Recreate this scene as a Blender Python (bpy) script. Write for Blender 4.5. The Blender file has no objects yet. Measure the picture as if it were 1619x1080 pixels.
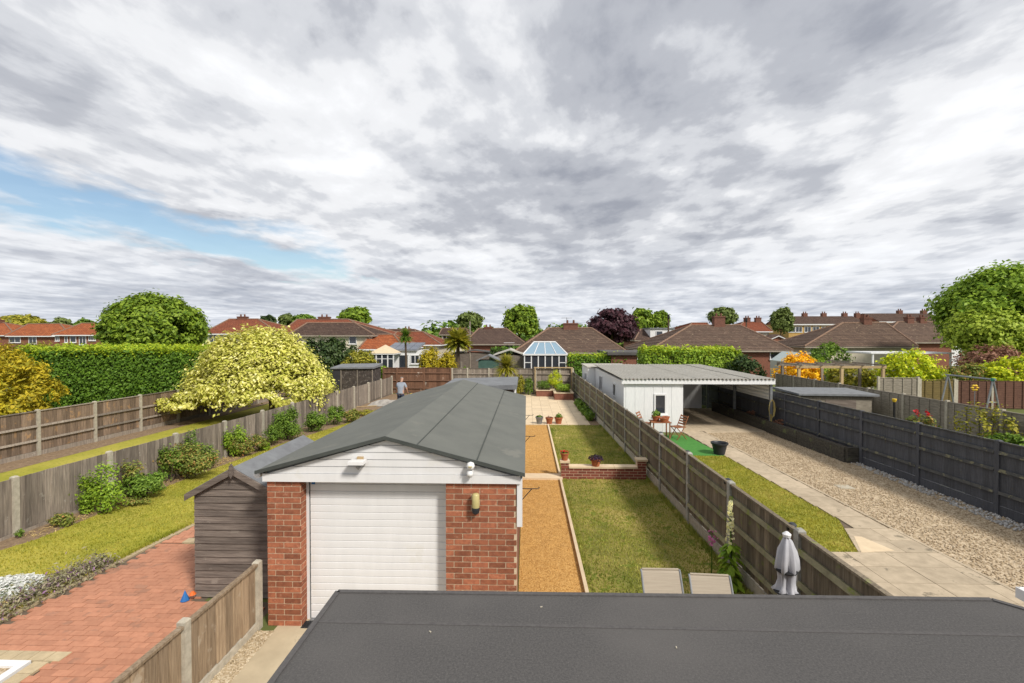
import bpy, math, random
import numpy as np
from mathutils import Vector
R = math.radians
random.seed(7)
scene = bpy.context.scene
COL = scene.collection

# ------------------------------------------------------------------ camera
F = 737.5; CX, CY = 809.5, 540.0; CAMZ = 3.9
PIT = math.atan(12 / F); YAW = R(1.8)
cam_d = bpy.data.cameras.new('camera')
cam_d.sensor_width = 36; cam_d.lens = 36 * F / 1619; cam_d.clip_start = .05; cam_d.clip_end = 5000
cam = bpy.data.objects.new('camera', cam_d); COL.objects.link(cam)
cam.location = (0, 0, CAMZ); cam.rotation_euler = (math.pi / 2 - PIT, 0, YAW)
scene.camera = cam
# ------------------------------------------------------------------ sky and sun
SUN_AZ, SUN_EL = R(137), R(43)          # azimuth clockwise from +Y
sd = Vector((math.sin(SUN_AZ) * math.cos(SUN_EL), math.cos(SUN_AZ) * math.cos(SUN_EL), math.sin(SUN_EL)))
sun_d = bpy.data.lights.new('sun', 'SUN'); sun_d.energy = 2.3; sun_d.angle = R(9); sun_d.color = (1, .94, .85)
sun = bpy.data.objects.new('sun', sun_d); COL.objects.link(sun)
sun.rotation_euler = sd.to_track_quat('Z', 'Y').to_euler(); sun.location = sd * 60
scene.view_settings.view_transform = 'Standard'; scene.view_settings.look = 'None'
scene.view_settings.exposure = 0.86; scene.view_settings.gamma = 1.0

class NT:
    def __init__(s, tree): s.t = tree; s.n = tree.nodes; s.l = tree.links
    def a(s, typ, **kw):
        n = s.n.new(typ)
        for k, v in kw.items():
            if k.startswith('i_'):
                key = k[2:]; key = int(key) if key.isdigit() else key.replace('_', ' ')
                if hasattr(v, 'is_output'): s.l.new(v, n.inputs[key])
                else: n.inputs[key].default_value = v
            else: setattr(n, k, v)
        return n
    def math(s, op, a, b=0.0, clamp=False):
        n = s.n.new('ShaderNodeMath'); n.operation = op; n.use_clamp = clamp
        for i, v in enumerate((a, b)):
            if hasattr(v, 'is_output'): s.l.new(v, n.inputs[i])
            else: n.inputs[i].default_value = v
        return n.outputs[0]
    def ramp(s, fac, stops, interp='LINEAR'):
        n = s.n.new('ShaderNodeValToRGB'); n.color_ramp.interpolation = interp
        e = n.color_ramp.elements
        while len(e) < len(stops): e.new(.5)
        for el, (p, c) in zip(e, stops):
            el.position = p; el.color = (*c, 1) if len(c) == 3 else c
        s.l.new(fac, n.inputs[0]); return n.outputs[0]
    def mix(s, fac, a, b, mode='MIX'):
        n = s.n.new('ShaderNodeMix'); n.data_type = 'RGBA'; n.blend_type = mode
        for k, v in ((0, fac), (6, a), (7, b)):
            if hasattr(v, 'is_output'): s.l.new(v, n.inputs[k])
            else: n.inputs[k].default_value = v if k == 0 else (*v, 1)
        return n.outputs[2]

world = bpy.data.worlds.new('World'); scene.world = world; world.use_nodes = True
w = NT(world.node_tree); w.n.clear()
tc = w.a('ShaderNodeTexCoord'); sep = w.a('ShaderNodeSeparateXYZ', i_0=tc.outputs['Generated'])
zc = w.math('ADD', w.math('MAXIMUM', sep.outputs[2], 0.0), .085)
u = w.math('DIVIDE', sep.outputs[0], zc); v = w.math('DIVIDE', sep.outputs[1], zc)
uv = w.a('ShaderNodeCombineXYZ', i_0=u, i_1=v).outputs[0]
def wnoise(scale, detail, rough, dist, off=(0, 0, 0), stretch=(1, 1, 1), rot=0):
    m = w.a('ShaderNodeMapping', i_Vector=uv, i_Location=off, i_Scale=stretch, i_Rotation=(0, 0, rot))
    n = w.a('ShaderNodeTexNoise', i_Vector=m.outputs[0], i_Scale=scale, i_Detail=detail, i_Roughness=rough, i_Distortion=dist)
    return n.outputs['Fac']
def blob(cu, cv, ru, rv):
    a = w.math('DIVIDE', w.math('SUBTRACT', u, cu), ru); b = w.math('DIVIDE', w.math('SUBTRACT', v, cv), rv)
    return w.math('SUBTRACT', 1.0, w.math('SQRT', w.math('ADD', w.math('MULTIPLY', a, a), w.math('MULTIPLY', b, b))), clamp=True)
ST = (1, .72, 1)
n_big = wnoise(.62, 3, .5, .15, (3.1, 1.7, 0), ST, .5)
n_mid = wnoise(1.5, 9, .56, .12, (7.3, 2.2, 0), ST, .5)
n_off = wnoise(1.5, 9, .56, .12, (7.3 + .09, 2.2 - .06, 0), ST, .5)
n_fine = wnoise(4.2, 6, .55, .1, (1.3, 9.2, 0), ST, .4)
dens = w.math('ADD', w.math('ADD', w.math('MULTIPLY', n_big, .44), w.math('MULTIPLY', n_mid, .42)), w.math('MULTIPLY', n_fine, .14))
dens = w.math('ADD', dens, w.math('MULTIPLY', blob(.6, 2.2, 1.3, 2.0), .10))
dens = w.math('ADD', dens, w.math('MULTIPLY', blob(-3.7, 5.2, 1.9, 2.0), .10))
dens = w.math('SUBTRACT', dens, w.math('MULTIPLY', blob(1.75, 1.8, 1.2, 1.6), .10))
relief = w.math('MULTIPLY', w.math('SUBTRACT', n_off, n_mid), .9)
shade = w.math('ADD', dens, relief)
ccol = w.ramp(shade, [(.33, (.56, .566, .58)), (.44, (.49, .496, .51)), (.51, (.385, .395, .418)), (.58, (.285, .296, .325)), (.69, (.20, .212, .245))], 'EASE')
lowf = w.math('SUBTRACT', 1.0, w.math('MULTIPLY', sep.outputs[2], 5.0), clamp=True)
ccol = w.mix(w.math('MULTIPLY', lowf, .42), ccol, w.mix(w.ramp(n_fine, [(.35, (0, 0, 0)), (.65, (1, 1, 1))]), (.25, .295, .375), (.54, .565, .61)))
# gap of blue sky
gx = w.math('DIVIDE', w.math('SUBTRACT', w.math('SUBTRACT', u, w.math('MULTIPLY', w.math('SUBTRACT', v, 3.4), .12)), -2.25), .62); gy = w.math('DIVIDE', w.math('SUBTRACT', v, 3.3), 1.7)
gd = w.math('SQRT', w.math('ADD', w.math('MULTIPLY', gx, gx), w.math('MULTIPLY', gy, gy)))
gap = w.math('ADD', w.math('SUBTRACT', 1.0, gd), w.math('MULTIPLY', w.math('SUBTRACT', .5, n_mid), 3.6))
gap = w.ramp(gap, [(.0, (0, 0, 0)), (.6, (1, 1, 1))])
sky = w.a('ShaderNodeTexSky', sky_type='NISHITA', sun_disc=False, sun_elevation=SUN_EL, sun_rotation=SUN_AZ, air_density=1.3, dust_density=.2, ozone_density=3.5)
bg1 = w.a('ShaderNodeBackground', i_Color=sky.outputs[0], i_Strength=.062)
bg2 = w.a('ShaderNodeBackground', i_Color=ccol, i_Strength=1.0)
mx = w.a('ShaderNodeMixShader', i_0=w.math('MULTIPLY', gap, .92), i_1=bg2.outputs[0], i_2=bg1.outputs[0])
wo = w.a('ShaderNodeOutputWorld', i_Surface=mx.outputs[0])

# ------------------------------------------------------------------ pixel -> place
def ray(px, py):
    x = (px - CX) / F; y = -(py - CY) / F
    fy = math.cos(PIT) + y * math.sin(PIT); uz = -math.sin(PIT) + y * math.cos(PIT)
    return (x * math.cos(YAW) - fy * math.sin(YAW), x * math.sin(YAW) + fy * math.cos(YAW), uz)
def G(px, py, z=0.0):                      # where the ray meets height z
    d = ray(px, py); t = (z - CAMZ) / d[2]; return Vector((d[0] * t, d[1] * t, z))
def at(px, py, Y):                         # where the ray meets the vertical plane y = Y
    d = ray(px, py); t = Y / d[1]; return Vector((d[0] * t, Y, CAMZ + d[2] * t))

# ------------------------------------------------------------------ materials
MATS = {}
def mat(name, col, col2=None, rough=.8, scale=6, bump=0.0, bscale=60, stretch=(1, 1, 1), rnd=0.0, detail=6, lo=.35, hi=.65,
        spots=None, spot_scale=9, spot_t=.62, metallic=0, spec=.3, voronoi=None, col3=None, c3s=None):
    """base colour: noise between two tones in world space, per-object variation, optional stain spots / gravel cells"""
    m = bpy.data.materials.new(name); m.use_nodes = True; t = NT(m.node_tree); t.n.clear()
    geo = t.a('ShaderNodeNewGeometry'); oi = t.a('ShaderNodeObjectInfo')
    off = t.a('ShaderNodeCombineXYZ', i_0=t.math('MULTIPLY', oi.outputs['Random'], 13.0 if rnd else 0.0), i_1=0.0, i_2=t.math('MULTIPLY', oi.outputs['Random'], 7.0 if rnd else 0.0))
    pos = t.a('ShaderNodeVectorMath', operation='ADD', i_0=geo.outputs['Position'], i_1=off.outputs[0]).outputs[0]
    mp = t.a('ShaderNodeMapping', i_Vector=pos, i_Scale=stretch).outputs[0]
    col2 = col2 or tuple(c * .72 for c in col)
    nz = t.a('ShaderNodeTexNoise', i_Vector=mp, i_Scale=scale, i_Detail=detail, i_Roughness=.6).outputs['Fac']
    if voronoi:
        vo = t.a('ShaderNodeTexVoronoi', i_Vector=pos, i_Scale=voronoi)
        cellv = t.a('ShaderNodeSeparateColor', i_0=vo.outputs['Color']).outputs[0]
        c = t.ramp(cellv, [(0.0, col2), (.45, col), (1.0, col3 or tuple(min(1, x * 1.35) for x in col))])
        c = t.mix(.35, c, t.mix(t.ramp(nz, [(lo, (0, 0, 0)), (hi, (1, 1, 1))]), col2, col))
    else:
        c = t.mix(t.ramp(nz, [(lo, (0, 0, 0)), (hi, (1, 1, 1))]), col2, col)
        if col3:
            n3 = t.a('ShaderNodeTexNoise', i_Vector=pos, i_Scale=c3s or scale * .22, i_Detail=4).outputs['Fac']
            c = t.mix(t.ramp(n3, [(.45, (0, 0, 0)), (.62, (1, 1, 1))]), c, col3)
    if spots:
        sn = t.a('ShaderNodeTexNoise', i_Vector=pos, i_Scale=spot_scale, i_Detail=5, i_Roughness=.65).outputs['Fac']
        c = t.mix(t.ramp(sn, [(spot_t, (0, 0, 0)), (spot_t + .06, (1, 1, 1))]), c, spots)
    if rnd:
        k = t.math('ADD', t.math('MULTIPLY', oi.outputs['Random'], rnd * 2), 1 - rnd)
        hs = t.a('ShaderNodeHueSaturation', i_Color=c, i_Value=k); c = hs.outputs[0]
    p = t.a('ShaderNodeBsdfPrincipled', i_Roughness=rough, i_Metallic=metallic); t.l.new(c, p.inputs['Base Color'])
    p.inputs['Specular IOR Level'].default_value = spec
    if bump:
        if voronoi:
            vh = t.a('ShaderNodeTexVoronoi', i_Vector=pos, i_Scale=voronoi, feature='DISTANCE_TO_EDGE').outputs['Distance']
            h = t.ramp(vh, [(0, (0, 0, 0)), (.25, (1, 1, 1))])
        else:
            h = t.a('ShaderNodeTexNoise', i_Vector=mp, i_Scale=bscale, i_Detail=5, i_Roughness=.65).outputs['Fac']
        b = t.a('ShaderNodeBump', i_Strength=min(1, bump), i_Distance=.02, i_Height=h); t.l.new(b.outputs[0], p.inputs['Normal'])
    o = t.a('ShaderNodeOutputMaterial', i_Surface=p.outputs[0]); MATS[name] = m; return m
def tilemat(name, col, col2, lichen):
    m = bpy.data.materials.new(name); m.use_nodes = True; t = NT(m.node_tree); t.n.clear(); geo = t.a('ShaderNodeNewGeometry'); s = t.a('ShaderNodeSeparateXYZ', i_0=geo.outputs['Position'])
    vec = t.a('ShaderNodeCombineXYZ', i_0=t.math('ADD', s.outputs[0], s.outputs[1]), i_1=s.outputs[2]).outputs[0]
    br = t.a('ShaderNodeTexBrick', i_Vector=vec, i_Scale=1.0); br.inputs['Brick Width'].default_value = .33; br.inputs['Row Height'].default_value = .155; br.inputs['Mortar Size'].default_value = .012; br.inputs['Bias'].default_value = -.1
    br.inputs['Color1'].default_value = (*col, 1); br.inputs['Color2'].default_value = (*col2, 1); br.inputs['Mortar'].default_value = (*[c * .5 for c in col2], 1)
    n1 = t.a('ShaderNodeTexNoise', i_Vector=geo.outputs['Position'], i_Scale=.8, i_Detail=5).outputs['Fac']; c = t.mix(t.ramp(n1, [(.4, (0, 0, 0)), (.65, (.45, .45, .45))]), br.outputs[0], col2)
    n2 = t.a('ShaderNodeTexNoise', i_Vector=geo.outputs['Position'], i_Scale=4.5, i_Detail=4, i_Roughness=.7).outputs['Fac']; c = t.mix(t.ramp(n2, [(.6, (0, 0, 0)), (.68, (.8, .8, .8))]), c, lichen)
    p = t.a('ShaderNodeBsdfPrincipled', i_Roughness=.9); t.l.new(c, p.inputs['Base Color']); p.inputs['Specular IOR Level'].default_value = .2
    b = t.a('ShaderNodeBump', i_Strength=.5, i_Distance=.03, i_Height=br.outputs['Fac']); b.invert = True; t.l.new(b.outputs[0], p.inputs['Normal']); t.a('ShaderNodeOutputMaterial', i_Surface=p.outputs[0]); MATS[name] = m
def leafmat(name, dark, light, accent=None, trans=.28, dry=None, green=None):
    m = bpy.data.materials.new(name); m.use_nodes = True; t = NT(m.node_tree); t.n.clear()
    at_ = t.a('ShaderNodeAttribute', attribute_name='rnd')
    stops = [(0, dark), (.75, light)] + ([(1.0, accent)] if accent else [])
    c = t.ramp(at_.outputs['Fac'], stops)
    geo = t.a('ShaderNodeNewGeometry')
    nz = t.a('ShaderNodeTexNoise', i_Vector=geo.outputs['Position'], i_Scale=1.3, i_Detail=3).outputs['Fac']
    if dry:
        for colr, sc, lo in ((green, .75, .50), (dry, 1.1, .52), (green, 5.0, .60)):
            nd = t.a('ShaderNodeTexNoise', i_Vector=geo.outputs['Position'], i_Scale=sc, i_Detail=6, i_Roughness=.65).outputs['Fac']
            c = t.mix(t.ramp(nd, [(lo, (0, 0, 0)), (lo + .13, (.85, .85, .85))]), c, colr)
    c = t.a('ShaderNodeHueSaturation', i_Color=c, i_Value=t.math('ADD', t.math('MULTIPLY', nz, .8), 1.0)).outputs[0]
    p = t.a('ShaderNodeBsdfPrincipled', i_Roughness=.55); t.l.new(c, p.inputs['Base Color']); p.inputs['Specular IOR Level'].default_value = .25
    tr = t.a('ShaderNodeBsdfTranslucent', i_Color=c)
    mx = t.a('ShaderNodeMixShader', i_0=trans, i_1=p.outputs[0], i_2=tr.outputs[0])
    t.a('ShaderNodeOutputMaterial', i_Surface=mx.outputs[0]); MATS[name] = m; return m
def glassmat(name, col, rough=.06):
    m = bpy.data.materials.new(name); m.use_nodes = True; t = NT(m.node_tree); t.n.clear()
    p = t.a('ShaderNodeBsdfPrincipled', i_Roughness=rough, i_IOR=1.5); p.inputs['Base Color'].default_value = (*col, 1); p.inputs['Specular IOR Level'].default_value = .8
    t.a('ShaderNodeOutputMaterial', i_Surface=p.outputs[0]); MATS[name] = m; return m
VST = (14, 14, 1.1)      # grain along z
HST = (1.1, 14, 14)      # grain along x
mat('felt_green', (.142, .147, .132), (.122, .127, .115), .95, 2, .25, 260, spots=(.165, .165, .145), spot_scale=1.1, spot_t=.6)
mat('felt_lap', (.075, .083, .077), None, .95, 3, .3, 200)
mat('felt_dark', (.096, .091, .088), (.062, .06, .059), .92, 110, .3, 300, detail=3, spots=(.15, .14, .135), spot_scale=190, spot_t=.6, col3=(.104, .098, .094), c3s=.9)
mat('felt_edge', (.10, .095, .092), (.075, .07, .07), .92, 60, .2, 200)
mat('felt_grey', (.20, .21, .22), (.15, .155, .165), .95, 4, .3, 220)
mat('brick', (.345, .125, .065), (.235, .082, .046), .85, 22, .2, 120, rnd=.28, spots=(.40, .19, .12), spot_scale=14, spot_t=.6)
mat('brick_dark', (.25, .075, .05), (.16, .05, .036), .85, 22, .35, 120, rnd=.25)
mat('mortar', (.60, .48, .34), (.50, .40, .28), .95, 40, .15, 150)
mat('white_paint', (.74, .74, .74), (.68, .68, .68), .45, 3, 0)
mat('white_pvc', (.70, .70, .705), (.66, .66, .665), .4, 2.5, 0, stretch=(3, 3, .6), spots=(.665, .66, .645), spot_scale=2.2, spot_t=.6)
mat('shed_mottle', (.075, .06, .052), (.04, .033, .03), .9, 6, .4, 20, spots=(.17, .15, .135), spot_scale=9, spot_t=.57)
mat('chimney_brick', (.19, .088, .06), (.13, .062, .045), .9, 9, .3, 60)
mat('fascia_tan', (.36, .31, .25), (.27, .23, .19), .7, 4, 0)
mat('shed_green', (.06, .12, .10), (.045, .09, .075), .8, 4, 0)
mat('white_old', (.76, .765, .765), (.68, .69, .70), .7, 5, .2, 40, stretch=(6, 6, .8), spots=(.30, .30, .30), spot_scale=7, spot_t=.68)
mat('wall_cream', (.66, .60, .48), (.58, .52, .42), .8, 4, .1, 60)
mat('concrete', (.47, .42, .33), (.36, .33, .26), .9, 9, .3, 90, rnd=.08)
mat('concrete_path', (.50, .42, .29), (.42, .35, .24), .9, 3, .25, 140, spots=(.3, .25, .18), spot_scale=3, spot_t=.66)
mat('post_conc', (.46, .42, .34), (.34, .31, .25), .9, 12, .3, 100, rnd=.1)
mat('post_grey', (.36, .35, .32), (.25, .25, .22), .9, 12, .3, 100, rnd=.1)
mat('wood_grey', (.29, .245, .20), (.16, .133, .11), .85, 2.2, .45, 9, VST, rnd=.36, spots=(.32, .29, .25), spot_scale=5, spot_t=.62)
mat('wood_close', (.40, .30, .20), (.23, .165, .105), .8, 2.4, .4, 9, VST, rnd=.24, spots=(.42, .34, .25), spot_scale=4, spot_t=.62)
mat('wood_far', (.25, .18, .13), (.14, .1, .072), .85, 2, .4, 8, VST, rnd=.38, spots=(.32, .2, .11), spot_scale=2.5, spot_t=.58)
mat('wood_mid', (.20, .165, .118), (.105, .085, .06), .85, 2.4, .45, 9, VST, rnd=.34, spots=(.17, .18, .07), spot_scale=3.5, spot_t=.58)
mat('wood_rail', (.25, .23, .14), (.15, .135, .08), .85, 5, .3, 30, rnd=.15, spots=(.17, .19, .05), spot_scale=6, spot_t=.55)
mat('wood_brown', (.19, .10, .06), (.11, .058, .036), .8, 2.4, .4, 9, VST, rnd=.25, spots=(.33, .27, .22), spot_scale=1.2, spot_t=.62)
mat('wood_shed', (.20, .165, .14), (.105, .085, .073), .85, 2.2, .5, 9, HST, rnd=.2, spots=(.2, .17, .145), spot_scale=5, spot_t=.62)
mat('wood_black', (.082, .085, .097), (.055, .057, .067), .75, 3, .35, 9, VST, rnd=.15, spots=(.075, .07, .062), spot_scale=5, spot_t=.63)
mat('rail_black', (.075, .073, .068), (.045, .045, .045), .8, 5, .3, 40, rnd=.1, spots=(.16, .15, .09), spot_scale=7, spot_t=.55)
mat('sleeper', (.09, .082, .066), (.04, .037, .03), .9, 2.5, .5, 10, (1.5, 8, 10), rnd=.15, spots=(.11, .13, .06), spot_scale=3, spot_t=.6)
mat('wood_lap', (.32, .285, .23), (.19, .165, .13), .9, 3, .45, 12, (1.5, 1.5, 12), rnd=.15)
mat('wood_lap_brown', (.15, .075, .05), (.08, .04, .028), .9, 3, .45, 12, (1.5, 1.5, 12), rnd=.15)
mat('wood_lap_olive', (.17, .125, .045), (.10, .075, .03), .9, 3, .45, 12, (1.5, 1.5, 12), rnd=.15)
mat('wood_new', (.46, .34, .19), (.36, .26, .14), .75, 4, .2, 20, rnd=.1)
mat('wood_teak', (.33, .13, .055), (.22, .08, .035), .6, 6, .2, 30, rnd=.1)
mat('earth', (.27, .19, .12), (.17, .115, .07), .95, 9, .6, 40, spots=(.42, .31, .16), spot_scale=14, spot_t=.6)
mat('lawn_left', (.33, .305, .035), (.24, .235, .025), .95, 2.2, .2, 190, col3=(.37, .325, .055), spots=(.19, .205, .022), spot_scale=11, spot_t=.56)
mat('lawn_mid', (.27, .225, .06), (.14, .15, .028), .95, 2.0, .2, 190, col3=(.42, .32, .11), spots=(.14, .17, .022), spot_scale=4, spot_t=.54)
mat('lawn_right', (.30, .29, .04), (.20, .215, .028), .95, 2.2, .2, 190, spots=(.37, .32, .07), spot_scale=7, spot_t=.58)
mat('field', (.13, .15, .04), (.085, .10, .03), .95, .3, .3, 20)
mat('fake_grass', (.07, .24, .045), (.055, .19, .035), .9, 8, .4, 200)
mat('gravel_gold', (.54, .30, .085), (.33, .165, .045), .9, 5, .3, 60, voronoi=75, col3=(.74, .47, .18))
mat('gravel_buff', (.46, .36, .235), (.24, .17, .10), .9, 4, .35, 60, voronoi=42, col3=(.74, .62, .46))
mat('gravel_strip', (.50, .40, .26), (.30, .23, .14), .9, 5, .35, 60, voronoi=50, col3=(.8, .72, .56))
mat('white_stone', (.62, .60, .57), (.40, .38, .36), .9, 8, .9, 60, voronoi=30, col3=(.85, .83, .8))
mat('paver', (.49, .23, .14), (.42, .19, .115), .85, 12, .2, 150, rnd=.10, spots=(.36, .18, .115), spot_scale=2.2, spot_t=.57)
mat('paver_cream', (.50, .40, .25), (.40, .32, .2), .85, 12, .25, 150, rnd=.12)
mat('slab_cream', (.66, .53, .36), (.58, .46, .31), .85, 5, .15, 120, rnd=.07)
mat('slab_buff', (.50, .41, .295), (.38, .31, .22), .9, 5, .3, 140, rnd=.1, spots=(.22, .185, .13), spot_scale=2.5, spot_t=.62)
mat('joint', (.16, .12, .085), None, .95, 10, 0)
tilemat('tile_orange', (.42, .14, .055), (.29, .09, .04), (.36, .2, .11))
tilemat('tile_red', (.29, .095, .05), (.20, .068, .04), (.25, .14, .09))
tilemat('tile_brown', (.165, .112, .084), (.105, .072, .056), (.33, .26, .18))
tilemat('tile_dark', (.13, .086, .067), (.085, .056, .046), (.24, .19, .14))
mat('ridge_tile', (.25, .16, .11), (.16, .10, .07), .9, 9, .3, 60)
mat('brick_wall', (.25, .105, .068), (.18, .075, .05), .9, 9, .3, 60)
mat('brick_yellow', (.52, .34, .12), (.43, .27, .09), .9, 7, .2, 60)
mat('corrug', (.47, .45, .40), (.40, .38, .33), .85, 3, .2, 60, spots=(.42, .41, .38), spot_scale=2, spot_t=.6)
mat('metal_grey', (.28, .29, .30), (.20, .21, .22), .5, 8, 0, metallic=.5)
mat('black_iron', (.02, .02, .02), None, .5, 8, 0)
mat('black_plastic', (.03, .034, .04), (.022, .025, .03), .45, 5, 0)
mat('terracotta', (.42, .14, .06), (.33, .10, .045), .8, 9, .2, 60, rnd=.12)
mat('fabric_taupe', (.40, .345, .27), (.33, .28, .22), .9, 3, .3, 30, (1, 1, 60))
mat('fabric_grey', (.44, .44, .47), (.36, .36, .39), .85, 4, 0)
mat('fabric_black', (.02, .02, .022), None, .85, 4, 0)
mat('lamp_glass', (.50, .43, .20), (.42, .36, .16), .3, 5, 0)
mat('dark_inside', (.035, .035, .04), None, .8, 3, 0)
mat('bark', (.12, .085, .055), (.07, .05, .035), .9, 5, .6, 20, (3, 3, .6))
mat('shirt', (.30, .34, .40), (.25, .28, .34), .9, 5, .2, 40)
mat('jeans', (.045, .06, .10), None, .9, 5, .2, 60)
mat('skin', (.55, .33, .24), None, .6, 5, 0)
mat('hair_grey', (.42, .40, .38), (.30, .29, .28), .8, 30, 0)
mat('yellow', (.75, .50, .04), None, .5, 5, 0)
mat('blue', (.03, .16, .45), None, .5, 5, 0)
mat('orange', (.75, .16, .03), None, .5, 5, 0)
mat('green_teal', (.05, .28, .20), None, .5, 5, 0)
mat('red_petal', (.55, .015, .02), None, .6, 5, 0)
mat('rope', (.40, .32, .12), None, .9, 30, 0)
mat('car_white', (.75, .76, .78), None, .2, 3, 0)
mat('car_dark', (.03, .035, .05), None, .2, 3, 0)
mat('tarp', (.36, .34, .31), (.26, .24, .22), .8, 6, .5, 15)
glassmat('glass_dark', (.035, .04, .05)); glassmat('glass_blue', (.20, .30, .38)); glassmat('solar', (.02, .03, .06), .15)
leafmat('leaf_maple', (.30, .32, .035), (.56, .53, .14), (.70, .66, .33))
leafmat('leaf_chestnut', (.07, .13, .012), (.19, .265, .025))
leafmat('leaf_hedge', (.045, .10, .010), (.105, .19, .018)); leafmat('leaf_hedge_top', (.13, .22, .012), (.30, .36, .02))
leafmat('leaf_yellow', (.20, .19, .015), (.42, .33, .02)); leafmat('leaf_dark', (.018, .038, .012), (.055, .085, .025))
leafmat('leaf_olive', (.11, .13, .015), (.30, .27, .03)); leafmat('leaf_purple', (.022, .010, .014), (.075, .03, .038))
leafmat('leaf_green', (.05, .105, .012), (.15, .23, .03)); leafmat('leaf_lime', (.20, .30, .012), (.50, .52, .02))
leafmat('leaf_copper', (.12, .055, .035), (.25, .13, .085)); leafmat('leaf_gold', (.50, .30, .006), (.78, .47, .012))
leafmat('leaf_bright', (.095, .175, .015), (.23, .33, .03)); leafmat('leaf_spring', (.15, .22, .02), (.30, .37, .04)); leafmat('leaf_far', (.07, .10, .025), (.14, .18, .045))
leafmat('leaf_lav', (.20, .20, .10), (.30, .27, .17), (.24, .11, .27)); leafmat('leaf_white', (.42, .43, .39), (.58, .58, .56))
leafmat('leaf_straw', (.42, .30, .10), (.58, .45, .2)); leafmat('leaf_mixed', (.08, .12, .02), (.22, .24, .05), (.34, .16, .06))
leafmat('leaf_grass', (.18, .185, .018), (.33, .295, .045), None, .28, (.36, .30, .075), (.16, .18, .016))
leafmat('leaf_grass_mid', (.15, .175, .024), (.28, .28, .055), None, .28, (.40, .33, .11), (.11, .155, .016)); leafmat('leaf_red', (.3, .005, .01), (.55, .02, .03)); leafmat('leaf_black', (.012, .008, .014), (.04, .02, .04)); leafmat('leaf_bell', (.62, .60, .30), (.80, .78, .55)); leafmat('leaf_pink', (.35, .08, .22), (.5, .15, .32))

# ------------------------------------------------------------------ mesh helpers
def tag(o, label=None, cat=None, group=None, kind=None):
    if label: o['label'] = label
    if cat: o['category'] = cat
    if group: o['group'] = group
    if kind: o['kind'] = kind
    return o
def link(name, me, parent=None, loc=(0, 0, 0), rz=0.0):
    o = bpy.data.objects.new(name, me); COL.objects.link(o); o.location = loc; o.rotation_euler = (0, 0, rz)
    if parent: o.parent = parent
    return o
def thing(name, label, cat, loc=(0, 0, 0), rz=0.0, group=None):
    return tag(link(name, None, None, loc, rz), label, cat, group)
class B:
    """collects shapes, becomes one mesh"""
    def __init__(s): s.v = []; s.f = []
    def add(s, v, f):
        o = len(s.v); s.v += [tuple(p) for p in v]; s.f += [tuple(i + o for i in q) for q in f]; return s
    def box(s, x0, x1, y0, y1, z0, z1):
        return s.add([(x0, y0, z0), (x1, y0, z0), (x1, y1, z0), (x0, y1, z0), (x0, y0, z1), (x1, y0, z1), (x1, y1, z1), (x0, y1, z1)],
                     [(0, 3, 2, 1), (4, 5, 6, 7), (0, 1, 5, 4), (1, 2, 6, 5), (2, 3, 7, 6), (3, 0, 4, 7)])
    def tube(s, pts, r, n=8, cap=True):
        pts = [Vector(p) for p in pts]; rr = r if isinstance(r, (list, tuple)) else [r] * len(pts)
        vs = []; fs = []
        for i, p in enumerate(pts):
            d = (pts[min(i + 1, len(pts) - 1)] - pts[max(i - 1, 0)]).normalized()
            a = d.cross(Vector((0, 0, 1)) if abs(d.z) < .9 else Vector((1, 0, 0))).normalized(); b = d.cross(a)
            for k in range(n):
                q = 2 * math.pi * k / n; vs.append(p + (a * math.cos(q) + b * math.sin(q)) * rr[i])
        for i in range(len(pts) - 1):
            for k in range(n):
                k2 = (k + 1) % n; fs.append((i * n + k, i * n + k2, (i + 1) * n + k2, (i + 1) * n + k))
        if cap: fs.append(tuple(range(n))[::-1]); fs.append(tuple((len(pts) - 1) * n + k for k in range(n)))
        return s.add(vs, fs)
    def lathe(s, prof, n=20, c=(0, 0, 0)):
        vs = []; fs = []
        for r, z in prof:
            for k in range(n):
                q = 2 * math.pi * k / n; vs.append((c[0] + r * math.cos(q), c[1] + r * math.sin(q), c[2] + z))
        for i in range(len(prof) - 1):
            for k in range(n):
                k2 = (k + 1) % n; fs.append((i * n + k, i * n + k2, (i + 1) * n + k2, (i + 1) * n + k))
        fs.append(tuple(range(n))[::-1]); fs.append(tuple((len(prof) - 1) * n + k for k in range(n)))
        return s.add(vs, fs)
    def prism(s, poly, z0, z1):          # polygon in xy, extruded in z
        n = len(poly)
        return s.add([(x, y, z0) for x, y in poly] + [(x, y, z1) for x, y in poly],
                     [tuple(range(n))[::-1], tuple(range(n, 2 * n))] + [(i, (i + 1) % n, n + (i + 1) % n, n + i) for i in range(n)])
    def prism_y(s, poly, y0, y1):        # polygon in xz, extruded in y
        n = len(poly)
        return s.add([(x, y0, z) for x, z in poly] + [(x, y1, z) for x, z in poly],
                     [tuple(range(n)), tuple(range(n, 2 * n))[::-1]] + [((i + 1) % n, i, n + i, n + (i + 1) % n) for i in range(n)])
    def mesh(s, name, m, smooth=False):
        me = bpy.data.meshes.new(name); me.from_pydata(s.v, [], s.f); me.materials.append(MATS[m] if isinstance(m, str) else m)
        if smooth: me.polygons.foreach_set('use_smooth', [True] * len(me.polygons))
        me.update(); return me
    def obj(s, name, m, parent=None, loc=(0, 0, 0), rz=0.0, smooth=False):
        return link(name, s.mesh(name, m, smooth), parent, loc, rz)
BOXC = {}
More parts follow.
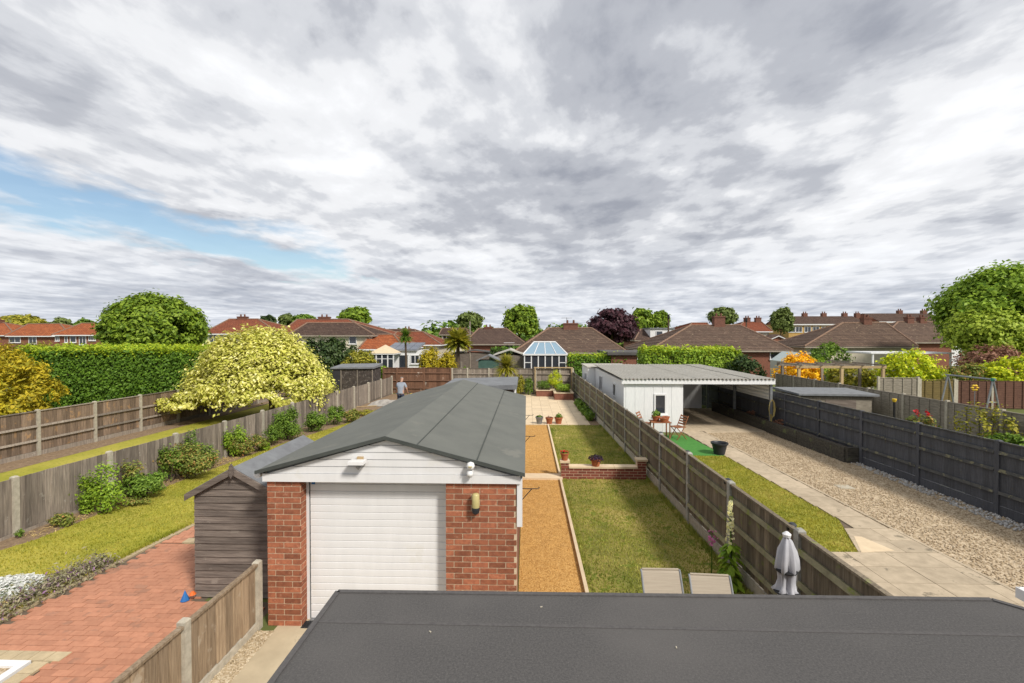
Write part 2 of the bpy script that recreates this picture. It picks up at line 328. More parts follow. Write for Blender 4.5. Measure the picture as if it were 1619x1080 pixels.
def box(name, m, parent, c, d, rz=0.0, rot=None):
    """centre-based box with shared mesh data for equal sizes"""
    key = (round(d[0], 3), round(d[1], 3), round(d[2], 3), m)
    if key not in BOXC:
        a, b_, c_ = d[0] / 2, d[1] / 2, d[2] / 2; BOXC[key] = B().box(-a, a, -b_, b_, -c_, c_).mesh(name, m)
    o = link(name, BOXC[key], parent, c, rz)
    if rot: o.rotation_euler = rot
    return o
def sheet(name, poly, z, m, kind='structure', parent=None, thick=0.0):
    b = B()
    if thick: b.prism(poly, z - thick, z)
    else: b.add([(x, y, z) for x, y in poly], [tuple(range(len(poly)))])
    o = b.obj(name, m, parent)
    if kind and not parent: o['kind'] = kind
    return o
def leaves(name, pts, nrm, size, m, parent=None, aspect=.6, seed=1, vary=.5, along=None):
    rg = np.random.default_rng(seed); n = len(pts); pts = np.asarray(pts, float); nrm = np.asarray(nrm, float)
    nrm /= np.linalg.norm(nrm, axis=1)[:, None] + 1e-9
    t = rg.normal(size=(n, 3)) if along is None else np.asarray(along, float) + rg.normal(size=(n, 3)) * .15
    t -= nrm * (t * nrm).sum(1)[:, None]; t /= np.linalg.norm(t, axis=1)[:, None] + 1e-9
    b = np.cross(nrm, t); s = (np.asarray(size) * (1 + vary * (rg.random(n) - .5) * 2))[:, None] * .5
    V = np.stack([pts - t * s, pts + b * s * aspect + nrm * s * .15, pts + t * s - nrm * s * .2, pts - b * s * aspect + nrm * s * .15], 1).reshape(-1, 3)
    me = bpy.data.meshes.new(name); me.vertices.add(4 * n); me.vertices.foreach_set('co', V.ravel().astype(np.float32))
    me.loops.add(4 * n); me.loops.foreach_set('vertex_index', np.arange(4 * n, dtype=np.int32))
    me.polygons.add(n); me.polygons.foreach_set('loop_start', np.arange(0, 4 * n, 4, dtype=np.int32))
    at_ = me.attributes.new('rnd', 'FLOAT', 'FACE'); at_.data.foreach_set('value', rg.random(n).astype(np.float32))
    me.materials.append(MATS[m]); me.update(calc_edges=True)
    return link(name, me, parent)
def crown_pts(c, rad, n, seed, clumps=60, cr=.2, shell=.72, lump=.15, bottom=-.75, inner=.2):
    rg = np.random.default_rng(seed); c = np.array(c, float); rad = np.array(rad, float)
    d = rg.normal(size=(clumps * 3, 3)); d /= np.linalg.norm(d, axis=1)[:, None]; d = d[d[:, 2] > bottom][:clumps]
    ph = rg.random(6) * 6.28
    r = (shell + (1 - shell) * np.sqrt(rg.random(len(d)))) * (1 + lump * (np.sin(3 * d[:, 0] + ph[0]) + np.sin(4 * d[:, 1] + ph[1]) + np.sin(5 * d[:, 2] + ph[2])) / 3) * .95
    cc = d * r[:, None] * (1 - cr * .8)
    k = rg.integers(0, len(d), n); off = rg.normal(size=(n, 3)) * cr * .55
    p = cc[k] + off
    ins = rg.random(n) < inner; p[ins] *= (rg.random(ins.sum()) ** .5)[:, None]
    nr = d[k] * .5 + off / cr * .5 + np.array([0, 0, .45]) + rg.normal(size=(n, 3)) * .45
    return c + p * rad, nr
def limb_set(name, base, top, r, m, parent, limbs, spread, seed):
    """tapered trunk with forking limbs, one mesh"""
    rg = random.Random(seed); b = B(); base = Vector(base); top = Vector(top)
    mid = base.lerp(top, .45) + Vector((rg.uniform(-.1, .1), rg.uniform(-.1, .1), 0)) * (top - base).length * .3
    b.tube([base, mid, top], [r, r * .7, r * .25], 8)
    for i in range(limbs):
        s = base.lerp(top, rg.uniform(.35, .75)); a = rg.uniform(0, 6.28); L = rg.uniform(.5, 1) * spread
        e = s + Vector((math.cos(a) * L, math.sin(a) * L, rg.uniform(.35, .9) * L)); m2 = s.lerp(e, .5) + Vector((0, 0, L * .1))
        b.tube([s, m2, e], [r * .45, r * .3, r * .1], 6)
    return b.obj(name, m, parent, smooth=True)
def tree(name, label, c, rad, leaf, n, size, seed, trunk_r=.2, group=None, cat='tree', aspect=.6, **kw):
    base = (c[0], c[1], 0); t = thing(name, label, cat, base, 0, group)
    p, nr = crown_pts((0, 0, c[2]), rad, n, seed, **kw)
    leaves('crown', p, nr, size, leaf, t, aspect, seed)
    limb_set('trunk', (0, 0, 0), (0, 0, c[2] + rad[2] * .4), trunk_r, 'bark', t, 7, min(rad[0], rad[1]) * .8, seed)
    return t
def bush(name, label, c, rad, leaf, n, size, seed, group=None, cat='shrub', aspect=.6, stems=4, **kw):
    """shrub standing on the ground; c = centre of its foot, rad = half extents"""
    kw.setdefault('bottom', -.95); t = thing(name, label, cat, (c[0], c[1], c[2] if len(c) > 2 else 0), 0, group)
    p, nr = crown_pts((0, 0, rad[2]), rad, n, seed, **kw); p[:, 2] = np.maximum(p[:, 2], .02)
    leaves('foliage', p, nr, size, leaf, t, aspect, seed)
    b = B(); rg = random.Random(seed)
    for i in range(stems):
        a = rg.uniform(0, 6.28); L = rad[0] * .45
        b.tube([(math.cos(a) * .05, math.sin(a) * .05, 0), (math.cos(a) * L, math.sin(a) * L, rad[2] * 1.2)], [max(.012, rad[2] * .03), .006], 5)
    b.obj('stem', 'bark', t); return t
def hedge(name, label, x0, x1, y0, y1, h, leaf, leaf_top, n, size, seed, cat='hedge', wob=.12):
    """clipped hedge: dense inner growth plus surface leaves on the faces that are seen"""
    t = thing(name, label, cat, ((x0 + x1) / 2, (y0 + y1) / 2, 0)); rg = np.random.default_rng(seed); W = (x1 - x0) / 2; D = (y1 - y0) / 2
    def wobf(a, b): return wob * (np.sin(a * 1.7 + seed) + np.sin(b * 2.3 + 1) + np.sin(a * 4.1 + b * 3)) / 3
    B().box(-W + .3, W - .3, -D + .3, D - .3, 0, h - .3).obj('inner_growth', 'bark', t)
    def side(k, fx, lf, nm, up):
        a = rg.uniform(-1, 1, k); b = rg.random(k)
        return a, b
    areas = [2 * W * h, 2 * D * h, 2 * D * h, 4 * W * D * 1.3, 2 * W * h * .5]; tot = sum(areas); P = []; N = []; PT = []; NTp = []
    for i, ar in enumerate(areas):
        k = int(n * ar / tot); a = rg.uniform(-1, 1, k); b = rg.random(k); j = rg.normal(size=k) * .09
        if i == 0: p = np.stack([a * W, -D + wobf(a * W, b * h) + j + .1, b * h], 1); nn = np.tile([0, -1, .35], (k, 1))
        elif i == 1: p = np.stack([-W + wobf(a * D, b * h) + j + .1, a * D, b * h], 1); nn = np.tile([-1, 0, .35], (k, 1))
        elif i == 2: p = np.stack([W - wobf(a * D, b * h) - j - .1, a * D, b * h], 1); nn = np.tile([1, 0, .35], (k, 1))
        elif i == 4: p = np.stack([a * W, D + j - .1, b * h], 1); nn = np.tile([0, 1, .35], (k, 1))
        else:
            q = rg.uniform(-1, 1, k); p = np.stack([a * W, q * D, h + wobf(a * W, q * D) + j * 1.3 - .08], 1); nn = np.tile([0, -.2, 1.0], (k, 1))
        nn = nn + rg.normal(size=(k, 3)) * .5
        if i == 3: PT.append(p); NTp.append(nn)
        else: P.append(p); N.append(nn)
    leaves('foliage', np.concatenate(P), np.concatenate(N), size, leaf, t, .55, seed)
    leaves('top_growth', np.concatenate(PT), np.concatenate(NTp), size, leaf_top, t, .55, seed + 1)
    return t
def grass(name, poly, n, h, m, z=0.0, seed=3):
    """short blades over a polygon (rejection sampled)"""
    rg = np.random.default_rng(seed); P = np.array(poly); lo = P.min(0); hi = P.max(0); out = np.zeros((0, 2))
    while len(out) < n:
        q = lo + rg.random((n * 2, 2)) * (hi - lo); ins = np.zeros(len(q), bool); j = len(P) - 1
        for i in range(len(P)):
            c = ((P[i, 1] > q[:, 1]) != (P[j, 1] > q[:, 1])) & (q[:, 0] < (P[j, 0] - P[i, 0]) * (q[:, 1] - P[i, 1]) / (P[j, 1] - P[i, 1] + 1e-12) + P[i, 0]); ins ^= c; j = i
        out = np.concatenate([out, q[ins]])
    q = out[:n]; hh = h * (.5 + rg.random(n)); wd = .006 + rg.random(n) * .006; a = rg.random(n) * 6.28; le = rg.normal(size=(n, 2)) * h * .45
    b0 = np.stack([q[:, 0] - np.cos(a) * wd, q[:, 1] - np.sin(a) * wd, np.full(n, z)], 1); b1 = np.stack([q[:, 0] + np.cos(a) * wd, q[:, 1] + np.sin(a) * wd, np.full(n, z)], 1)
    tp = np.stack([q[:, 0] + le[:, 0], q[:, 1] + le[:, 1], z + hh], 1)
    V = np.stack([b0, b1, tp], 1).reshape(-1, 3); me = bpy.data.meshes.new(name); me.vertices.add(3 * n); me.vertices.foreach_set('co', V.ravel().astype(np.float32))
    me.loops.add(3 * n); me.loops.foreach_set('vertex_index', np.arange(3 * n, dtype=np.int32)); me.polygons.add(n); me.polygons.foreach_set('loop_start', np.arange(0, 3 * n, 3, dtype=np.int32))
    at_ = me.attributes.new('rnd', 'FLOAT', 'FACE'); at_.data.foreach_set('value', rg.random(n).astype(np.float32))
    me.materials.append(MATS[m]); me.update(calc_edges=True); return link(name, me)
def stones(name, poly, n, r0, r1, m, z=0.0, seed=5):
    rg = np.random.default_rng(seed); P = np.array(poly); lo = P.min(0); hi = P.max(0); out = np.zeros((0, 2))
    while len(out) < n:
        q = lo + rg.random((n * 2, 2)) * (hi - lo); ins = np.zeros(len(q), bool); j = len(P) - 1
        for i in range(len(P)):
            c = ((P[i, 1] > q[:, 1]) != (P[j, 1] > q[:, 1])) & (q[:, 0] < (P[j, 0] - P[i, 0]) * (q[:, 1] - P[i, 1]) / (P[j, 1] - P[i, 1] + 1e-12) + P[i, 0]); ins ^= c; j = i
        out = np.concatenate([out, q[ins]])
    q = out[:n]; r = r0 + rg.random(n) * (r1 - r0)
    base = np.array([(1, 0, 0), (0, 1, 0), (-1, 0, 0), (0, -1, 0), (0, 0, .7), (0, 0, -.6)]); a = rg.random(n) * 6.28; ca = np.cos(a)[:, None]; sa = np.sin(a)[:, None]
    sc = .7 + rg.random((n, 6)) * .6
    X = (base[None, :, 0] * ca - base[None, :, 1] * sa * .7) * sc * r[:, None] + q[:, 0:1]; Y = (base[None, :, 0] * sa + base[None, :, 1] * ca * .7) * sc * r[:, None] + q[:, 1:2]
    Z = base[None, :, 2] * r[:, None] + z + r[:, None] * .25
    V = np.stack([X, Y, Z], 2).reshape(-1, 3); fc = np.array([(0, 1, 4), (1, 2, 4), (2, 3, 4), (3, 0, 4), (1, 0, 5), (2, 1, 5), (3, 2, 5), (0, 3, 5)])
    L = (fc[None] + np.arange(n)[:, None, None] * 6).reshape(-1); nf = n * 8
    me = bpy.data.meshes.new(name); me.vertices.add(6 * n); me.vertices.foreach_set('co', V.ravel().astype(np.float32)); me.loops.add(nf * 3); me.loops.foreach_set('vertex_index', L.astype(np.int32))
    me.polygons.add(nf); me.polygons.foreach_set('loop_start', np.arange(0, nf * 3, 3, dtype=np.int32)); me.materials.append(MATS[m]); me.update(calc_edges=True)
    return link(name, me)
# ================================================================== GROUND
sheet('ground', [(-900, -60), (900, -60), (900, 1800), (-900, 1800)], 0, 'field')
FL0, FL1 = Vector((-9.88, 8.6, 0)), Vector((-8.72, 30.0, 0))         # left garden fence line
def fl(y): return FL0.x + (FL1.x - FL0.x) * (y - FL0.y) / (FL1.y - FL0.y)
def pv(y): return -7.13 + .1155 * (y - 6.04)                          # paving / lawn edge
lawnL = [(-12, -2), (pv(-2), -2), (pv(8.4), 8.4), (pv(9.4), 9.4), (-3.5, 11.5), (-3.5, 20.5), (fl(20.5) + 1.5, 20.5), (fl(16) + .75, 16), (fl(12) + .55, 12), (fl(8.5) + .6, 8.5), (-11, 4)]
sheet('lawn', lawnL, .006, 'lawn_left')
tag(grass('lawn_grass', lawnL, 90000, .03, 'leaf_grass', .006), 'short yellow green grass of the left lawn', 'grass', kind='stuff')
def edge_tufts(name, a, b, n, h, m, label, seed):
    a = Vector((*a, 0)); b = Vector((*b, 0)); d = (b - a).normalized(); q = Vector((-d.y, d.x, 0)) * .07
    tag(grass(name, [tuple((a - q).xy), tuple((b - q).xy), tuple((b + q).xy), tuple((a + q).xy)], n, h, m, .006, seed), label, 'grass', kind='stuff')
edge_tufts('edge_grass', (pv(4) - .1, 4), (pv(9.3) - .1, 9.3), 3500, .06, 'leaf_grass', 'uncut grass fringe along the paving edge', 21)
sheet('border_soil', [(fl(-2) - .1, -2), (fl(-2) + 1.2, -2), (fl(8.5) + .62, 8.5), (fl(12) + .57, 12), (fl(16) + .77, 16), (fl(20.5) + 1.55, 20.5), (-3.5, 20.5), (-3.5, 30), (fl(30), 30)], .003, 'earth')
# neighbour's lawn beyond the left fence
sheet('far_lawn', [(-15.2, 2), (fl(2) - .1, 2), (fl(34) - .1, 34), (-14.0, 34)], .004, 'lawn_left')
sheet('far_border', [(-16.2, 2), (-15.05, 2), (-14.4, 22), (-14.6, 34), (-15.6, 34)], .008, 'earth')
# side passage
sheet('side_path', [(-3.32, -2), (-.9, -2), (-.9, 5.4), (-.13, 5.4), (-.13, 6.33), (-3.32, 6.33)], .006, 'concrete_path')
strip = [(-3.56, -2), (-3.3, -2), (-3.3, 5.95), (-3.56, 5.95)]
sheet('gravel_strip', strip, .008, 'gravel_strip')
tag(stones('gravel_stones', strip, 1700, .009, .02, 'gravel_strip', .008), 'buff pebbles along the foot of the close fence', 'gravel', kind='stuff')
# gold gravel path, lawns, patio of the middle garden
goldp = [(-.12, 2), (.87, 2), (.88, 19.9), (-.4, 19.9), (-.4, 13.6), (-.12, 13.6)]
sheet('gold_gravel_path', goldp, .008, 'gravel_gold')
tag(stones('gold_gravel', [(-.11, 5.5), (.86, 5.5), (.87, 19.8), (-.1, 19.8)], 9000, .007, .015, 'gravel_gold', .008, 8), 'loose golden gravel on the path beside the garage', 'gravel', kind='stuff')
mf0, mf1 = Vector((3.40, 5.78, 0)), Vector((3.0, 30.1, 0))
lawnM = [(.93, 1.5), (3.42, 1.5), (3.16, 19.9), (.94, 19.9)]
sheet('garden_lawn', lawnM, .006, 'lawn_mid')
tag(grass('garden_grass', lawnM, 70000, .028, 'leaf_grass_mid', .006, 9), 'patchy green and straw coloured grass of the middle garden', 'grass', kind='stuff')
edge_tufts('edge_grass', (3.3, 6.5), (3.14, 19.8), 5000, .08, 'leaf_grass_mid', 'longer grass along the foot of the mossy fence', 22)
edge_tufts('edge_grass', (.97, 5.5), (.99, 19.8), 3000, .045, 'leaf_grass_mid', 'grass fringe beside the pale edging board', 23)
sheet('bed_soil', [(2.7, 19.9), (3.15, 19.9), (3.05, 30), (2.7, 30)], .007, 'earth')
box('edging_board', 'slab_cream', None, (.90, 7.2, .03), (.055, 10.3, .08))['kind'] = 'structure'
box('edging_board', 'slab_cream', None, (.915, 16.35, .03), (.055, 7.0, .08))['kind'] = 'structure'
box('cross_slab', 'slab_cream', None, (.42, 12.6, .03), (1.08, .42, .06))['kind'] = 'structure'
patio = sheet('patio', [(-1.2, 19.9), (2.72, 19.9), (2.78, 30), (-1.2, 30)], .004, 'joint')
for i in range(8):
    for j in range(20):
        x = -1.2 + .25 + i * .49; y = 19.92 + .25 + j * .5
        if x > 2.75: continue
        box('slab', 'slab_cream', patio, (x, y, .012 + random.uniform(-.002, .002)), (.482, .492, .03))
# block paving on the left
paving = sheet('block_paving', [(pv(0), 0), (-3.62, 0), (-3.62, 6.6), (-4.7, 6.6), (-4.7, 8.4), (pv(8.4), 8.4)], .002, 'joint')
pl = []
row = 0; y = 2.4
while y < 8.35:
    x = -7.6 + (row % 2) * .1 + random.uniform(-.01, .01)
    while x < -3.7:
        if pv(y) + .07 < x - .1 and (x + .1 < -3.64) and not (y > 6.55 and x + .1 > -4.72) and not (x < -5.62 and y < 5.45): pl.append((x, y))
        x += .2
    y += .1; row += 1
pl.sort(key=lambda p: (p[0]) ** 2 + p[1] ** 2 if p[1] > 4.6 else 999)
pb = B()
for k, (x, y) in enumerate(pl):
    z = .012 + random.uniform(-.003, .003)
    if k < 300: box('paver', 'paver', paving, (x, y, z), (.194, .094, .03))
    else: pb.box(x - .097, x + .097, y - .047, y + .047, z - .015, z + .015)
tag(pb.obj('paver_field', 'paver', paving), kind='stuff')
edge = B()
for k in range(40):
    y0 = 2.4 + k * .2
    if y0 < 9.5: edge.add([(pv(y0) - .06, y0, .03), (pv(y0) + .04, y0, .03), (pv(y0 + .19) + .04, y0 + .19, .03), (pv(y0 + .19) - .06, y0 + .19, .03), (pv(y0) - .06, y0, 0), (pv(y0) + .04, y0, 0), (pv(y0 + .19) + .04, y0 + .19, 0), (pv(y0 + .19) - .06, y0 + .19, 0)],
                      [(0, 1, 2, 3), (0, 4, 5, 1), (1, 5, 6, 2), (3, 2, 6, 7), (0, 3, 7, 4)])
tag(edge.obj('edging_kerb', 'paver_cream', paving), kind='stuff')
npath = sheet('narrow_path', [(pv(8.4) + .05, 8.4), (pv(8.4) + .5, 8.4), (pv(12) + .5, 12), (pv(12) + .05, 12)], .009, 'joint')
for j in range(34):
    for i in range(2):
        yy = 8.46 + j * .105; box('paver', 'paver', npath, (pv(yy) + .16 + i * .205 + (j % 2) * .03, yy, .014), (.194, .098, .02))
box('cream_strip', 'paver_cream', None, (-5.6, 8.5, .012), (1.6, .18, .035))['kind'] = 'structure'
# cream framed tree pit in the corner of the paving
pit = tag(B().prism([(-6.75, 3.6), (-5.62, 3.6), (-5.62, 5.45), (-6.75, 5.45)], .0, .012).obj('tree_pit', 'joint'), 'cream paved square with white frame sunk into the block paving', 'tree pit')
for k in range(6): box('border_paver', 'paver_cream', pit, (-6.62 + k * .2, 5.36, .02), (.192, .16, .03))
for k in range(9): box('border_paver', 'paver_cream', pit, (-5.72, 5.17 - k * .2, .02), (.18, .192, .03))
B().box(-6.75, -5.84, 5.16, 5.26, .01, .05).box(-5.94, -5.84, 3.6, 5.16, .01, .05).obj('white_frame', 'white_paint', pit)
B().box(-6.75, -5.94, 3.6, 5.16, .012, .025).obj('pit_gravel', 'gravel_buff', pit)

# ================================================================== FENCES
def fence(label, p0, p1, joints, h, board_w, bm, pm, side=0, rails=(), rail_m=None, gravel=.0, gm='post_conc', post_h=.06, post=.10, cap=True, capm=None, boards=True, group=None, name='fence', wav=.0):
    """run of close-boarded panels between posts; local x runs along it; joints = post positions in metres"""
    p0 = Vector(p0); p1 = Vector(p1); d = p1 - p0; rz = math.atan2(d.y, d.x)
    t = thing(name, label, 'fence', p0, rz, group); rail_m = rail_m or bm; capm = capm or rail_m
    rg = random.Random(len(label) + int(p0.x * 10))
    for i, x in enumerate(joints):
        hp = h + post_h + rg.uniform(-.02, .02)
        B().box(-post / 2, post / 2, -post / 2, post / 2, 0, hp - .02).add([(-post / 2, -post / 2, hp - .02), (post / 2, -post / 2, hp - .02), (post / 2, post / 2, hp - .02), (-post / 2, post / 2, hp - .02), (-post * .3, -post * .3, hp), (post * .3, -post * .3, hp), (post * .3, post * .3, hp), (-post * .3, post * .3, hp)],
            [(0, 1, 5, 4), (1, 2, 6, 5), (2, 3, 7, 6), (3, 0, 4, 7), (4, 5, 6, 7)]).obj('post', pm, t, (x, 0, 0))
    for a, b in zip(joints[:-1], joints[1:]):
        x0, x1 = a + post / 2 + .003, b - post / 2 - .003; L = x1 - x0; n = max(1, round(L / board_w)); bw = L / n; dz = rg.uniform(-wav, wav)
        if gravel: box('gravel_board', gm, t, ((x0 + x1) / 2, 0, gravel / 2), (L, .05, gravel))
        for k in range(n):
            box('board', bm, t, (x0 + (k + .5) * bw, rg.uniform(-.003, .003), gravel + (h - gravel) / 2 + .004 + dz + rg.uniform(-.004, .004)), (bw * 1.06, .016, h - gravel - .012), rot=(0, 0, .07))
        for rzz in rails: box('rail', rail_m, t, ((x0 + x1) / 2, side * .037, rzz + dz), (L, .045, .07), rot=(R(20) * side, 0, 0))
        if cap: box('capping_rail', capm, t, ((x0 + x1) / 2, side * .01, h + .012 + dz), (L, .062, .028))
    return t
def js(p0, p1, step): L = (Vector(p1) - Vector(p0)).length; n = max(1, round(L / step)); return [L * i / n for i in range(n + 1)]
p0, p1 = (-9.985, 6.72, 0), (-8.73, 29.9, 0)
fence('weathered grey board fence with concrete posts along the left lawn border', p0, p1, js(p0, p1, 1.9), 1.12, .125, 'wood_grey', 'post_conc', 0, (), None, .06, 'wood_grey', .05, cap=False, wav=.015)
p0, p1 = (-16.1, 7.0, 0), (-14.6, 33.0, 0)
fence('tall brown panel fence with visible rails below the conifer hedge', p0, p1, js(p0, p1, 1.92), 1.42, .13, 'wood_far', 'post_conc', -1, (.5, .95), 'wood_grey', .15, 'wood_grey', .05)
p0, p1 = (-3.6, 1.2, 0), (-3.555, 6.0, 0)
fence('low light brown panel fence beside the side path and garage pier', p0, p1, [0, 1.75, 3.5, 4.8], .86, .155, 'wood_close', 'post_conc', -1, (), None, .1, 'post_conc', .06, post=.09, capm='wood_close')
fence('mossy dark board fence with concrete posts between the two gardens', (3.46, 2.0, 0), (3.0, 30.0, 0), [0] + [.11 + 1.88 * i for i in range(1, 15)] + [28.0], 1.42, .125, 'wood_mid', 'post_grey', 1, (.42, .82, 1.22), 'wood_rail', .24, 'post_conc', .05, capm='wood_mid')
fence('charcoal painted fence with three rails along the gravel drive', (10.28, 4.4, 0), (9.72, 26.0, 0), js((10.28, 4.4, 0), (9.72, 26, 0), 1.94), 1.58, .13, 'wood_black', 'wood_black', 1, (.5, .98, 1.36), 'rail_black', .22, 'wood_black', .05, capm='rail_black')
fence('reddish brown panel fence with rails at the end of the left garden', (-9.4, 30.35, 0), (-4.95, 30.25, 0), [0, .9, 2.7, 4.45], 1.66, .125, 'wood_brown', 'wood_brown', -1, (.35, .85, 1.35), 'wood_brown', .1, 'wood_brown', .03, capm='wood_brown')
fence('grey weathered board fence with posts behind the raised planters', (-4.85, 30.3, 0), (3.0, 30.2, 0), [0, 1.0, 2.4, 3.9, 5.45, 7.0, 7.85], 1.64, .14, 'wood_grey', 'post_conc', -1, (.4, .85, 1.3), 'wood_grey', .12, 'wood_grey', .04)
# cream timber frame standing in front of the end fence
tf = thing('trellis_frame', 'pale timber frame leaning before the fence under the conservatory', 'frame', (.55, 30.1, 0))
for x in (0, 2.35): box('upright', 'wood_new', tf, (x, 0, .85), (.08, .06, 1.7))
box('top_bar', 'wood_new', tf, (1.17, 0, 1.73), (2.5, .07, .06))
# small capping lights on the drive side of the mossy fence
for i, yy in enumerate((6.1, 7.95, 9.85, 11.7, 13.6)):
    t = thing('fence_light', ['nearest', 'second nearest', 'third nearest', 'fourth nearest', 'farthest'][i] + ' small dark solar light on the mossy fence posts', 'light', (3.5 - .0164 * (yy - 2), yy, 1.36), 0, 'solar lights on the mossy fence')
    B().lathe([(.02, 0), (.045, .02), (.05, .07), (.055, .075), (.03, .1)], 12).obj('lantern', 'black_plastic', t)
    B().box(-.07, 0, -.015, .015, .01, .05).obj('bracket', 'black_plastic', t)

# ================================================================== FOREGROUND FLAT ROOF
ext = thing('house_extension', 'flat roofed extension with dark mineral felt in the foreground', 'extension', (.7, 1.0, 0))
poly = [(-1.65, -1.5), (-1.65, 1.30), (1.57, 1.33), (2.35, .55), (2.35, -1.5)]
B().prism(poly, 2.5, 2.6).obj('roof_deck', 'felt_dark', ext)
B().prism([(x * .965, y * .965) for x, y in poly], 0, 2.5).obj('wall', 'brick_wall', ext)
B().box(-1.655, 1.56, 1.05, 1.07, 2.598, 2.6025).obj('felt_seam', 'felt_edge', ext)
b = B()
for i, (q0, q1) in enumerate(zip(poly[:4], poly[1:5])):
    a = Vector((*q0, 0)); c = Vector((*q1, 0)); d = (c - a).normalized(); nn = Vector((-d.y, d.x, 0)) * .012
    b.add([a - nn + Vector((0, 0, 2.42)), c - nn + Vector((0, 0, 2.42)), c - nn + Vector((0, 0, 2.607)), a - nn + Vector((0, 0, 2.607)), a + nn + Vector((0, 0, 2.42)), c + nn + Vector((0, 0, 2.42)), c + nn + Vector((0, 0, 2.607)), a + nn + Vector((0, 0, 2.607))],
          [(0, 1, 2, 3), (4, 7, 6, 5), (3, 2, 6, 7), (0, 3, 7, 4), (1, 5, 6, 2)])
b.obj('drip_edge', 'felt_edge', ext)
for k, (x, y) in enumerate([(-.63, 1.2), (-.08, .93), (-1.12, 1.0)]):
    box('felt_flake', 'concrete', ext, (x, y, 2.603), (.011, .005, .003), .4 + k)
# bird table at the right edge
cn = thing('bird_table', 'white tray bird table with grey dish at the right edge', 'bird table', (4.92, 4.36, 0), R(-2))
B().box(-.26, .26, -.15, .15, 1.40, 1.42).box(-.27, .27, -.17, -.15, 1.40, 1.50).box(-.27, .27, .15, .17, 1.40, 1.50).box(-.285, -.26, -.17, .17, 1.40, 1.50).box(.26, .285, -.17, .17, 1.40, 1.50).obj('tray', 'white_pvc', cn)
B().lathe([(.03, 0), (.13, .01), (.17, .06), (.155, .065), (.11, .03), (0, .025)], 18, (.06, -.02, 1.425)).obj('dish', 'metal_grey', cn, smooth=True)
B().box(-.03, .05, -.04, .04, 0, 1.40).obj('post', 'metal_grey', cn)
for a_ in (0, 1, 2): B().tube([(.01, 0, .12), (.01 + .3 * math.cos(a_ * 2.1), .3 * math.sin(a_ * 2.1), .02)], .02, 6).obj('foot', 'metal_grey', cn)

# ================================================================== GARAGE
ga = thing('garage', 'brick garage with white roller door and green grey felt gable roof', 'garage', (-1.79, 6.07, 0))
def bricks(parent, o, dx, nrm, length, courses, m='brick', bl=.215, gap=.012, c=.075, hh=.0625, dep=.03):
    """running bond on one face: o = lower left corner, dx = direction along, nrm = outward"""
    o = Vector(o); dx = Vector(dx); nrm = Vector(nrm); rz = math.atan2(dx.y, dx.x)
    for r in range(courses):
        x = -(r % 2) * (bl + gap) / 2
        while x < length - .02:
            a = max(x, 0) + (0 if x <= 0 else 0); e = min(x + bl, length)
            if e - a > .03:
                p = o + dx * (a + e) / 2 + nrm * (.0035 + random.uniform(0, .002) - dep / 2) + Vector((0, 0, r * c + c / 2))
                box('brick', m, parent, p, (e - a, dep, hh), rz)
            x += bl + gap
B().box(-1.658, -1.212, .002, .4, 0, 1.95).obj('pier_core', 'mortar', ga)
pc = B().box(.732, 1.658, .002, .4, 0, 1.95).obj('pier_core', 'mortar', ga)
bricks(ga, (-1.66, 0, 0), (1, 0, 0), (0, -1, 0), .45, 26)
bricks(ga, (.73, 0, 0), (1, 0, 0), (0, -1, 0), .93, 26)
bricks(ga, (-1.21, .004, 0), (0, 1, 0), (1, 0, 0), .15, 26)
B().box(-1.66, -1.5, .4, 7.4, 0, 2.02).box(1.5, 1.655, .4, 7.4, 0, 2.02).box(-1.5, 1.5, 7.25, 7.4, 0, 2.02).obj('side_wall', 'brick_wall', ga)
B().box(-1.5, 1.5, .42, 7.25, 0, .02).obj('floor_slab', 'concrete', ga)
# roller door: frame and slats
B().box(-1.207, -1.17, .15, .21, 0, 1.95).obj('door_frame', 'white_pvc', ga)
B().box(-1.17, -1.155, .172, .21, 0, 1.95).obj('door_seal', 'black_plastic', ga)
sl = B(); prof = [(.166, 0), (.16, .005), (.159, .05), (.16, .09), (.166, .0955)]
sl.add([(-1.153, y, z) for y, z in prof] + [(.735, y, z) for y, z in prof], [(i, i + 1, 6 + i, 5 + i)[::-1] for i in range(4)])
slm = sl.mesh('door_slat', 'white_pvc')
for k in range(20): link('door_slat', slm, ga, (0, 0, .015 + k * .0972))
B().box(-1.153, .735, .168, .20, 0, 1.96).obj('door_backing', 'dark_inside', ga)
B().box(-1.16, .735, .11, .166, 0, .014).obj('threshold', 'metal_grey', ga)
box('sticker', 'blue', ga, (-1.11, .156, 1.88), (.05, .002, .05))
dr = B().box(-1.2, -.4, -.05, .1, .002, .012).obj('drain_channel', 'black_plastic', ga)
for k in range(26): box('grate_bar', 'black_iron', dr, (-1.19 + k * .03, .025, .014), (.012, .14, .008))
# gable cladding
AX, AZ, EZ, EX = -.05, 2.535, 2.075, 1.77
def gx(z, s): return AX + s * (EX - s * AX * 1) * max(0, (AZ - z)) / (AZ - EZ)
B().box(-1.70, 1.71, -.045, .02, 1.95, 2.055).obj('fascia_board', 'white_pvc', ga)
B().prism_y([(-1.66, 2.05), (1.66, 2.05), (1.66, 2.08), (AX, 2.5), (-1.66, 2.08)], -.012, .03).obj('gable_backing', 'felt_grey', ga)
for k in range(5):
    z0 = 2.060 + k * .096; z1 = min(z0 + .088, AZ - .03)
    def xs(z): f = (AZ - .03 - z) / (AZ - .03 - EZ + .04); return max(AX - 1.66 * f, -1.69), min(AX + 1.73 * f, 1.70)
    a, b_ = xs(z0); c_, d_ = xs(z1)
    B().prism_y([(a, z0), (b_, z0), (d_, z1), (c_, z1)], -.03, .02).obj('cladding_board', 'white_pvc', ga)
